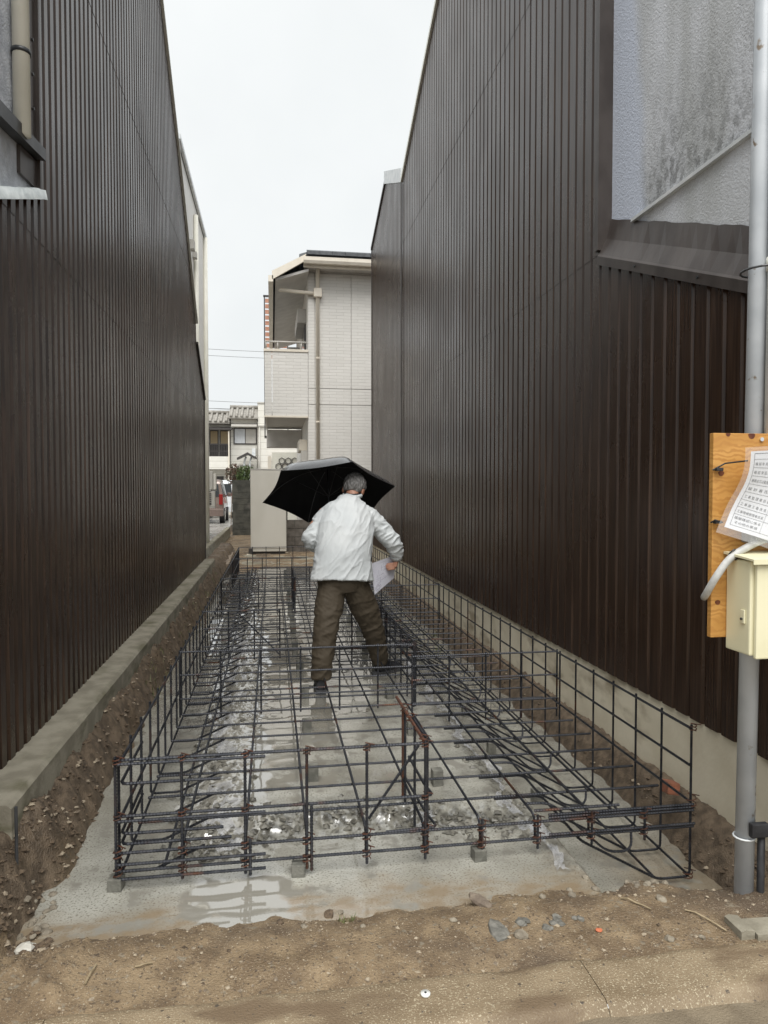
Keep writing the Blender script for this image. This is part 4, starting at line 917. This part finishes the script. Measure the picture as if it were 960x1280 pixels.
# parked cars
def car(name, x0, x1, y0, L_, h, mat, label, cat):
    t = empty(name, ((x0 + x1) / 2, y0 + L_ / 2, .21), label, cat); g = .21; w2 = (x1 - x0) / 2; cx = (x0 + x1) / 2
    prof = [(0, .42, .97), (.02, .75, 1), (.06, 1.0, 1), (.16, h - .12, .86), (.30, h, .80), (L_ * .55, h, .80), (L_ * .74, 1.02, .93), (L_ * .97, .85, .92), (L_, .60, .9), (L_, .36, .9)]
    V = []
    for y, z, k in prof: V += [(cx - w2 * k, y0 + y, g + z), (cx + w2 * k, y0 + y, g + z)]
    n = len(prof)
    for y, k in ((0, .97), (L_, .9)): V += [(cx - w2 * k, y0 + y, g + .30), (cx + w2 * k, y0 + y, g + .30)]
    F = [(2 * i, 2 * i + 1, 2 * i + 3, 2 * i + 2) for i in range(n - 1)] + [(2 * n, 2 * n + 1, 1, 0), (2 * n - 2, 2 * n - 1, 2 * n + 3, 2 * n + 2), (2 * n, 2 * n + 2, 2 * n + 3, 2 * n + 1)]
    F += [tuple([2 * n] + [2 * i for i in range(n)] + [2 * n + 2]), tuple([2 * n + 3] + [2 * i + 1 for i in range(n - 1, -1, -1)] + [2 * n + 1])]
    bo = MB().add(V, F).build('body', mat, t)
    bv = bo.modifiers.new('bevel', 'BEVEL'); bv.width = .06; bv.segments = 3; bv.limit_method = 'ANGLE'
    k = .76
    MB().add([(cx - w2 * .80, y0 + .065, g + 1.02), (cx + w2 * .80, y0 + .065, g + 1.02), (cx + w2 * .72, y0 + .145, g + h - .17), (cx - w2 * .72, y0 + .145, g + h - .17), (cx - w2 * .80, y0 + .045, g + 1.02), (cx + w2 * .80, y0 + .045, g + 1.02), (cx + w2 * .72, y0 + .125, g + h - .17), (cx - w2 * .72, y0 + .125, g + h - .17)],
             [(4, 5, 6, 7), (0, 1, 5, 4), (1, 2, 6, 5), (2, 3, 7, 6), (3, 0, 4, 7)]).build('rear_window', m_glass, t)
    for s in (-1, 1):
        boxo('tail_light', m_tail, t, cx + s * w2 * .86 - .07, cx + s * w2 * .86 + .07, y0 - .012, y0 + .1, g + .72, g + 1.12, c=.015)
        xs = cx + s * (w2 * .93)
        MB().add([(xs, y0 + .42, g + 1.0), (xs, y0 + L_ * .68, g + 1.0), (xs - s * .10, y0 + L_ * .56, g + h - .15), (xs - s * .10, y0 + .50, g + h - .15), (xs + s * .02, y0 + .42, g + 1.0), (xs + s * .02, y0 + L_ * .68, g + 1.0), (xs - s * .07, y0 + L_ * .56, g + h - .15), (xs - s * .07, y0 + .50, g + h - .15)], [(4, 5, 6, 7), (0, 1, 5, 4), (1, 2, 6, 5), (2, 3, 7, 6), (3, 0, 4, 7)]).build('side_window', m_glass, t)
        boxo('mirror', mat, t, cx + s * (w2 + .06) - .07, cx + s * (w2 + .06) + .07, y0 + L_ * .66, y0 + L_ * .66 + .1, g + 1.0, g + 1.16, c=.02)
        for yy in (.62, L_ - .75):
            wl = MB().cyl((cx + s * (w2 - .10), y0 + yy, g + .29), .29, .19, 'x', 20).build('wheel', m_black, t); MB().cyl((cx + s * (w2 - .0), y0 + yy, g + .29), .18, .02, 'x', 14).build('rim', m_grey, wl)
    boxo('rear_bumper', mat, t, x0 + .02, x1 - .02, y0 - .06, y0 + .05, g + .28, g + .56, c=.02); boxo('number_plate', m_pipe, t, cx - .165, cx + .165, y0 - .013, y0 - .004, g + .62, g + .78)
m_tail = M('red_tail_light', (.22, .012, .010), rough=.15); m_van = M('brown_car_paint', (.17, .125, .105), (.19, .14, .12), scale=3, rough=.25, metal=.3, coat=.6); m_wcar = M('silver_car_paint', (.55, .57, .58), rough=.25, coat=.6)
car('parked_van', -3.42, -1.80, 27.6, 3.6, 1.68, m_van, 'brown boxy van parked in the yard with red tail light showing', 'van')
car('parked_car', -3.10, -1.62, 32.6, 3.9, 1.72, m_wcar, 'silver white car parked ahead of the brown van', 'car')
# overhead wires across the far street
m_wire = M('wire_black', (.16, .165, .17), rough=.6)
for i, (za, zb, y) in enumerate(((10.75, 10.30, 45), (10.45, 10.0, 45.5), (7.75, 7.2, 46), (7.45, 6.6, 46.5), (7.1, 7.3, 47))):
    pts = [(-18 + 36 * t / 16, y, za + (zb - za) * t / 16 - .5 * math.sin(math.pi * t / 16)) for t in range(17)]
    tag(MB().tube(pts, .014, 5).build('overhead_wire', m_wire), ('topmost thin overhead wire crossing the far sky', 'thin overhead wire just beneath the topmost one', 'upper wire of the low bundle over the tiled roofs', 'middle wire of the low bundle over the tiled roofs', 'lowest wire of the low bundle over the tiled roofs')[i], 'wire', 'overhead wires')
#@@SECTION5

# ------------------------------------------------------------------ the man in the white jacket, stepping over the bars
m_skin = M('skin', (.42, .20, .13), (.48, .25, .17), scale=20, rough=.5)
m_hair = M('grey_hair', (.09, .085, .08), (.33, .32, .31), scale=30, stretch=(6, 2, 1.2), rough=.45, bump=.6, bscale=80, bstretch=(5, 1.5, 1))
m_jack = M('white_jacket_cloth', (.54, .565, .57), (.60, .62, .62), scale=4, rough=.6, bump=.4, bscale=16, bstretch=(1.6, 1, .7))
m_trou = M('olive_brown_trousers', (.048, .035, .0195), (.057, .043, .026), scale=3, rough=.8, bump=.15, bscale=60)
m_shoe = M('black_trainer', (.012, .012, .014), (.03, .03, .033), scale=20, rough=.45)
m_sole = M('dark_sole', (.05, .05, .052), rough=.7)
def loft(mb, pts, rad, xax=(1, 0, 0), n=20, cap=True):
    pts = [Vector(p) for p in pts]; m = len(pts); xa = Vector(xax); V = []
    for i, p in enumerate(pts):
        t = (pts[min(i + 1, m - 1)] - pts[max(i - 1, 0)]).normalized(); u = (xa - t * xa.dot(t)).normalized(); v = t.cross(u)
        rx, ry = rad[i] if isinstance(rad[i], tuple) else (rad[i], rad[i])
        V += [p + u * rx * math.cos(2 * math.pi * k / n) + v * ry * math.sin(2 * math.pi * k / n) for k in range(n)]
    F = [(i * n + k, i * n + (k + 1) % n, (i + 1) * n + (k + 1) % n, (i + 1) * n + k) for i in range(m - 1) for k in range(n)]
    F += [tuple(range(n - 1, -1, -1)), tuple((m - 1) * n + k for k in range(n))]
    mb.add(V, F); return mb
def ball(mb, c, r, mat=None, seg=16):
    bm = bmesh.new(); bmesh.ops.create_uvsphere(bm, u_segments=seg, v_segments=seg // 2 + 2, radius=1)
    for v in bm.verts:
        p = Vector((v.co.x * r[0], v.co.y * r[1], v.co.z * r[2])); v.co = (mat @ (Vector(c) + p)) if mat else Vector(c) + p
    return mb.bm(bm)
def smooth_path(pts, rad, k=6):
    """Catmull-Rom through pts with interpolated radii"""
    P = [Vector(p) for p in pts]; P = [P[0] * 2 - P[1]] + P + [P[-1] * 2 - P[-2]]; rr = [r if isinstance(r, tuple) else (r, r) for r in rad]; o, q = [], []
    for i in range(1, len(P) - 2):
        for j in range(k):
            t = j / k; a, b, c, d = P[i - 1], P[i], P[i + 1], P[i + 2]
            o.append(.5 * ((2 * b) + (c - a) * t + (2 * a - 5 * b + 4 * c - d) * t * t + (3 * b - a - 3 * c + d) * t ** 3))
            r0, r1 = rr[i - 1], rr[i]; s_ = t * t * (3 - 2 * t); q.append((r0[0] + (r1[0] - r0[0]) * s_, r0[1] + (r1[1] - r0[1]) * s_))
    o.append(P[-2]); q.append(rr[-1]); return o, q
def limb(mb, pts, rad, xax=(1, 0, 0), k=6, n=18): return loft(mb, *smooth_path(pts, rad, k), xax=xax, n=n)
def fuse(mb, name, mat, parent, vox=.008, it=4, disp=None):
    me = mb.mesh(name + '_src'); o = bpy.data.objects.new(name + '_src', me); col.objects.link(o)
    r = o.modifiers.new('r', 'REMESH'); r.mode = 'VOXEL'; r.voxel_size = vox
    sm = o.modifiers.new('s', 'SMOOTH'); sm.iterations = it; sm.factor = .5
    bpy.context.view_layer.update()
    new = bpy.data.meshes.new_from_object(o.evaluated_get(bpy.context.evaluated_depsgraph_get())); bpy.data.objects.remove(o); new.name = name
    if disp:
        nrm = [v.normal.copy() for v in new.vertices]
        for v, nn in zip(new.vertices, nrm): v.co += nn * disp(v.co, nn)
    for p in new.polygons: p.use_smooth = True
    new.materials.clear()
    return mesh_obj(name, new, mat, parent)
man = empty('person', (.55, 5.28, .04), 'person in white jacket and olive trousers stepping through rebar under a black umbrella', 'person')
HM = Matrix.Translation((.634, 5.515, 1.513)) @ Euler((R(-30), R(6), R(-24)), 'XYZ').to_matrix().to_4x4()
def HP(x, y, z): return HM @ Vector((x, y, z))
LH_, RH_ = Vector((.395, 5.515, 1.045)), Vector((.962, 5.472, .955))
body = MB()
ball(body, (0, -.005, .012), (.076, .094, .098), HM); ball(body, (0, .028, -.062), (.056, .064, .062), HM)
ball(body, (0, .094, -.030), (.013, .020, .026), HM, 10); ball(body, (0, .082, -.078), (.024, .012, .010), HM, 10); ball(body, (0, .080, .012), (.055, .014, .010), HM, 10); ball(body, (0, .082, -.108), (.022, .014, .014), HM, 10)
for s in (-1, 1): ball(body, (s * .078, -.008, -.022), (.012, .026, .036), HM, 10)
limb(body, [HP(0, -.03, -.05), (.615, 5.455, 1.44), (.60, 5.44, 1.36)], [.052, .056, .075])
limb(body, [(.51, 5.29, .80), (.52, 5.32, 1.0), (.555, 5.37, 1.2), (.585, 5.425, 1.36)], [(.15, .10), (.14, .095), (.16, .10), (.13, .07)])
limb(body, [(.755, 5.44, 1.30), (.905, 5.425, 1.13), RH_], [.05, .042, .028]); limb(body, [(.405, 5.44, 1.33), (.285, 5.39, 1.145), LH_], [.05, .042, .028])
limb(body, [(.44, 5.28, .80), (.375, 5.165, .46), (.345, 5.105, .12)], [.085, .06, .04]); limb(body, [(.61, 5.30, .80), (.745, 5.38, .47), (.835, 5.52, .14)], [.085, .06, .04])
# right hand: palm below the wrist, fingers closed over the folder's front, thumb behind it
limb(body, [RH_, (.957, 5.470, .93), (.948, 5.468, .895)], [(.020, .026), (.015, .036), (.013, .034)], xax=(1, 0, 0), n=14)
for i, (z, ln) in enumerate(((.928, .050), (.914, .058), (.899, .054), (.885, .044))):
    limb(body, [(.948, 5.462 + .002 * i, z), (.930, 5.450, z - .002), (.930 - ln * .5, 5.452, z - .005), (.930 - ln, 5.4635, z - .010)], [.0095, .0092, .0086, .0076], k=4, n=10)
limb(body, [(.957, 5.482, .938), (.946, 5.497, .925), (.922, 5.4985, .917), (.904, 5.4955, .913)], [.012, .0105, .0098, .0084], k=4, n=10)
# left hand round the umbrella handle
UC, UN = Vector((.451, 5.76, 1.462)), Vector((0, .469, .883)); UX = Vector((1, 0, 0)); UY = UN.cross(UX)
hc = UC - UN * .462
limb(body, [LH_, hc + UX * -.036 - UN * .002, hc + UX * -.030 + UN * .02], [(.02, .022), (.018, .034), (.014, .03)], n=14)
for i in range(4):
    c = hc + UN * (.036 - .021 * i); q = [c + (UX * math.cos(R(a)) + UY * math.sin(R(a))) * .0235 for a in (200, 255, 310, 360, 405, 450 - 8 * i)]
    limb(body, q, [.0092, .0092, .009, .0088, .0084, .0078], k=3, n=10)
limb(body, [hc + UX * -.034 + UN * .03 + UY * .01, hc + UX * -.018 + UY * .024 + UN * .045, hc + UX * .006 + UY * .025 + UN * .058], [.012, .0105, .009], k=4, n=10)
fuse(body, 'body', m_skin, man, .0045, 3)
for s in (-1, 1): ball(MB(), (s * .030, .081, -.006), (.0105, .008, .0085), HM, 10).build('eye', m_shoe, man, True)
# hair
hb = bmesh.new(); bmesh.ops.create_icosphere(hb, subdivisions=5, radius=1)
for v in hb.verts:
    c = v.co.copy(); d = .012 + .007 * noise.noise(Vector((c.x * 9, c.y * 4, c.z * 2.5))) + .004 * noise.noise(Vector((c.x * 26, c.y * 9, c.z * 6)))
    v.co = Vector((c.x * (.076 + d), c.y * (.094 + d) - .006, c.z * (.098 + d) + .014))
kill = [v for v in hb.verts if (v.co.y > .045 and v.co.z < .055) or (v.co.y > -.03 and v.co.z < -.012 + .5 * max(0, v.co.y)) or v.co.z < -.066]
bmesh.ops.delete(hb, geom=kill, context='VERTS')
for v in hb.verts: v.co = HM @ v.co
ho = MB().bm(hb).build('hair', m_hair, man, True); so = ho.modifiers.new('t', 'SOLIDIFY'); so.thickness = .010; so.offset = -1
# jacket
jk = MB()
limb(jk, [(.515, 5.275, .822), (.518, 5.285, .90), (.525, 5.30, 1.02), (.548, 5.35, 1.18), (.575, 5.405, 1.31), (.60, 5.44, 1.405), (.612, 5.452, 1.442)],
     [(.238, .150), (.228, .148), (.212, .142), (.216, .138), (.205, .118), (.115, .085), (.070, .066)], n=28)
limb(jk, [(.66, 5.425, 1.325), (.745, 5.43, 1.275), (.835, 5.425, 1.185), (.910, 5.415, 1.105), (.945, 5.44, 1.04), (.962, 5.468, .972)], [.082, .082, .072, .070, .060, .044], k=5)
limb(jk, [(.50, 5.42, 1.345), (.415, 5.425, 1.295), (.335, 5.40, 1.19), (.290, 5.385, 1.125), (.335, 5.455, 1.075), (.385, 5.505, 1.05)], [.082, .080, .072, .068, .058, .045], k=5)
def folds(p, nn):
    # long creases pulled from the right shoulder down the back, short ones round the elbows
    q = p.x * .55 + p.z * .83; r_ = p.x * .83 - p.z * .55
    a = 1 - abs(noise.noise(Vector((r_ * 11, p.y * 5, q * 2.6)))) * 2.4
    b = 1 - abs(noise.noise(Vector((r_ * 22 + 5, p.y * 8, q * 7)))) * 2.6
    arm = max(ss(.74, .86, p.x), ss(.35, .29, p.x))
    c = 1 - abs(noise.noise(Vector((p.x * 16 - p.z * 8, p.y * 9, p.z * 24)))) * 2.4
    return (1 - arm) * (.0065 * max(0, a) ** 2 + .0040 * max(0, b) ** 2) + arm * .010 * max(-.1, c) - .002
jo = fuse(jk, 'jacket', m_jack, man, .0055, 5, folds)
MB().tube([(.612 + .066 * math.cos(t * .4), 5.462 + .062 * math.sin(t * .4), 1.456 + .012 * math.sin(t * .4)) for t in range(17)], .015, 8).build('collar', m_jack, jo, True)
MB().tube([(.613 + .060 * math.cos(t * .4), 5.461 + .057 * math.sin(t * .4), 1.474 + .012 * math.sin(t * .4)) for t in range(17)], .007, 6).build('inner_collar', m_shoe, jo, True)
cf = Vector((.957, 5.458, .99)); cd_ = Vector((.017, .028, -.068)).normalized()
loft(MB(), [cf - cd_ * .004, cf + cd_ * .034], [.047, .043]).build('cuff', m_jack, jo, True)
MB().cyl((.930, 5.425, 1.0), .006, .006, 'y', 10).build('cuff_button', m_shoe, jo)
# trousers
tr = MB()
limb(tr, [(.515, 5.285, .90), (.518, 5.285, .82), (.522, 5.288, .745)], [(.185, .128), (.190, .132), (.15, .12)], n=24)
limb(tr, [(.445, 5.28, .80), (.415, 5.235, .66), (.385, 5.172, .49), (.372, 5.150, .40), (.352, 5.115, .25), (.345, 5.108, .135)], [.108, .104, .088, .083, .074, .068], k=5)
limb(tr, [(.605, 5.30, .80), (.665, 5.325, .66), (.735, 5.37, .50), (.765, 5.40, .42), (.805, 5.47, .27), (.835, 5.53, .145)], [.108, .104, .090, .084, .074, .066], k=5)
def tfold(p, nn):
    a = 1 - abs(noise.noise(Vector((p.x * 6 + p.z * 8, p.y * 6, p.z * 15 - p.x * 9)))) * 2.3
    b = 1 - abs(noise.noise(Vector((p.x * 15, p.y * 12, p.z * 28 + p.x * 12)))) * 2.4
    return .009 * max(-.2, a) * ss(.75, .6, p.z) + .0025 * max(-.2, b) - .002
to = fuse(tr, 'trousers', m_trou, man, .006, 5, tfold)
def shoe(h, d, z):
    h = Vector((*h, z)); d = Vector((*d, 0)).normalized(); sd_ = d.cross(Vector((0, 0, 1))); mb = MB(); so_ = MB()
    limb(mb, [h + Vector((0, 0, .055)), h + d * .06 + Vector((0, 0, .055)), h + d * .15 + Vector((0, 0, .045)), h + d * .235 + Vector((0, 0, .034)), h + d * .262 + Vector((0, 0, .03))], [(.034, .046), (.039, .052), (.046, .040), (.042, .028), (.02, .015)], xax=sd_)
    limb(mb, [h + d * .045 + Vector((0, 0, .05)), h + d * .04 + Vector((0, 0, .12))], [.040, .044], xax=sd_)
    o = fuse(mb, 'shoe', m_shoe, man, .006, 3)
    outl = [(-.036, -.035), (-.042, .06), (-.050, .15), (-.044, .22), (-.018, .268), (.018, .268), (.044, .22), (.048, .15), (.040, .06), (.036, -.035), (0, -.05)]
    n = len(outl); V = [h + sd_ * a + d * b + Vector((0, 0, zz)) for zz in (0.0, .024) for a, b in outl]
    MB().add(V, [tuple(range(n)), tuple(range(2 * n - 1, n - 1, -1))] + [(i, (i + 1) % n, n + (i + 1) % n, n + i) for i in range(n)]).build('sole', m_sole, o)
shoe((.340, 5.065), (.03, 1), slab_z(.34, 5.1) + .001); shoe((.815, 5.515), (.72, .5), slab_z(.86, 5.55) + .001)

# clear folder of drawings held at his side
def hook_draw(n, l, b, g, nz, ramp, mixc, c, h): return c, h
m_fold = M('folder_paper', (.66, .65, .72), (.60, .59, .66), scale=6, rough=.3); m_pl = M('folder_film', (.8, .8, .84), rough=.1, alpha=.25)
P1, P2, P4, P3 = Vector((.756, 5.480, .926)), Vector((.960, 5.484, .994)), Vector((.771, 5.376, .690)), Vector((.952, 5.53, .80))
def fold(u, v, off=0):
    p = P1 * (1 - u) * (1 - v) + P2 * u * (1 - v) + P4 * (1 - u) * v + P3 * u * v
    return p + Vector((.05, -1, .25)).normalized() * (off - .018 * math.sin(math.pi * u) * v)
fd = empty('drawing_folder', (.86, 5.48, .69), 'clear folder with printed drawing sheet held in the right hand', 'folder')
def fpatch(name, mat, u0, u1, v0, v1, off, nu=10, nv=10, parent=fd):
    V = [fold(u0 + (u1 - u0) * i / nu, v0 + (v1 - v0) * j / nv, off) for j in range(nv + 1) for i in range(nu + 1)]
    return MB().add(V, [(j * (nu + 1) + i, j * (nu + 1) + i + 1, (j + 1) * (nu + 1) + i + 1, (j + 1) * (nu + 1) + i) for j in range(nv) for i in range(nu)]).build(name, mat, parent, True)
fp = fpatch('drawing_sheet', m_fold, 0.02, .98, .02, .98, 0); fpatch('film', m_pl, 0, 1, 0, 1, .0015)
m_pen = M('drawing_ink', (.20, .19, .26), rough=.6)
rl = random.Random(3)
for i in range(20):
    u, v = rl.uniform(.12, .55), rl.uniform(.08, .75)
    if i % 3: fpatch('drawing_line', m_pen, u, min(.9, u + rl.uniform(.1, .35)), v, v + .007, .0008, 4, 1, fp)
    else: fpatch('drawing_line', m_pen, u, u + .009, v, min(.85, v + rl.uniform(.08, .22)), .0008, 1, 4, fp)
for r0 in (.055, .10):
    V = []
    for k in range(25):
        a = 2 * math.pi * k / 24
        V += [fold(.22 + r * 1.2 * math.cos(a), .86 + r * .9 * math.sin(a), .0009) for r in (r0, r0 + .013)]
    MB().add(V, [(2 * k, 2 * k + 1, 2 * k + 3, 2 * k + 2) for k in range(24)]).build('drawing_mark', m_pen, fp)

# umbrella
m_umb = M('black_umbrella_cloth', (.006, .006, .008), (.011, .011, .013), scale=8, rough=.34, rough2=.2, coat=.9, bump=.12, bscale=45)
ub = empty('umbrella', UC - UN * .55, 'black folding umbrella with wet canopy held forward over the person', 'umbrella')
UR, UH = .545, .245
def ucan(t, ang):
    a = (ang + 15) % 60 - 30; k = math.cos(R(30)) / math.cos(R(a)); k = 1 + (k - 1) * (.6 + .75 * t ** 3)
    r = UR * t * k; z = UH * (1 - t ** 2.4) - .022 * t * (1 - abs(a) / 30) ** 1 * (1 - t) * 2
    return UC + UX * r * math.cos(R(ang)) + UY * r * math.sin(R(ang)) + UN * z
angs = [-15 + 60 * i + 6 * j for i in range(6) for j in range(10)]
V = [ucan(0, 0)] + [ucan(i / 14, a) for i in range(1, 15) for a in angs]; na = len(angs)
F = [(0, 1 + k, 1 + (k + 1) % na) for k in range(na)] + [(1 + i * na + k, 1 + (i + 1) * na + k, 1 + (i + 1) * na + (k + 1) % na, 1 + i * na + (k + 1) % na) for i in range(13) for k in range(na)]
cn = MB().add(V, F).build('canopy', m_umb, ub, True)
m_lin = M('dry_umbrella_lining', (.006, .006, .007), (.010, .010, .011), scale=8, rough=.75, spec=.2)
MB().add([v - UN * .0022 for v in V], F).build('lining', m_lin, cn, True)
top = UC + UN * (UH - .01)
MB().tube([top, UC - UN * .44], .0055, 8).build('shaft', m_darktrim, ub, True); MB().tube([UC - UN * .40, UC - UN * .56], .014, 10, True, [.012, .016]).build('handle', m_black, ub, True)
MB().tube([top + UN * .008, top + UN * .05], .008, 8, True, [.012, .005]).build('ferrule', m_black, ub, True)
for i in range(6):
    a = -15 + 60 * i; rb = MB().tube([ucan(t / 10, a) - UN * .006 for t in range(1, 11)], .0028, 5).build('rib', m_darktrim, ub)
    MB().tube([UC - UN * .02, ucan(.55, a) - UN * .008], .0024, 5).build('stretcher', m_darktrim, rb)

# weeds along the left bank
m_grass = M('weed_green', (.09, .11, .035), (.14, .13, .05), scale=12, rough=.6)
gm = MB()
for i in range(520):
    y = 5.2 + 6.6 * rnd.random() ** 1.3; x = -.90 + .12 * rnd.random()
    if noise.noise(Vector((y * 1.3, 2, 0))) < -.05: continue
    z = ground_z(x, y) - .005; a = rnd.random() * 6.28; h = rnd.uniform(.02, .055); dx, dy = math.cos(a), math.sin(a); w2 = .004
    gm.add([(x - dy * w2, y + dx * w2, z), (x + dy * w2, y - dx * w2, z), (x + dx * h * .5, y + dy * h * .5, z + h)], [(0, 1, 2)])
for cx, cy in ((.245, 2.40), (1.70, 7.2), (1.85, 8.0)):
    for i in range(40):
        a = rnd.random() * 6.28; x, y = cx + rnd.uniform(-.03, .03), cy + rnd.uniform(-.03, .03); z = on(x, y) - .004; h = rnd.uniform(.01, .03 if cy < 3 else .08); dx, dy = math.cos(a), math.sin(a)
        gm.add([(x - dy * .003, y + dx * .003, z), (x + dy * .003, y - dx * .003, z), (x + dx * h * .6, y + dy * h * .6, z + h)], [(0, 1, 2)])
tag(gm.build('weeds', m_grass), 'thin green weeds growing on the soil bank by the kerb', 'weeds', kind='stuff')
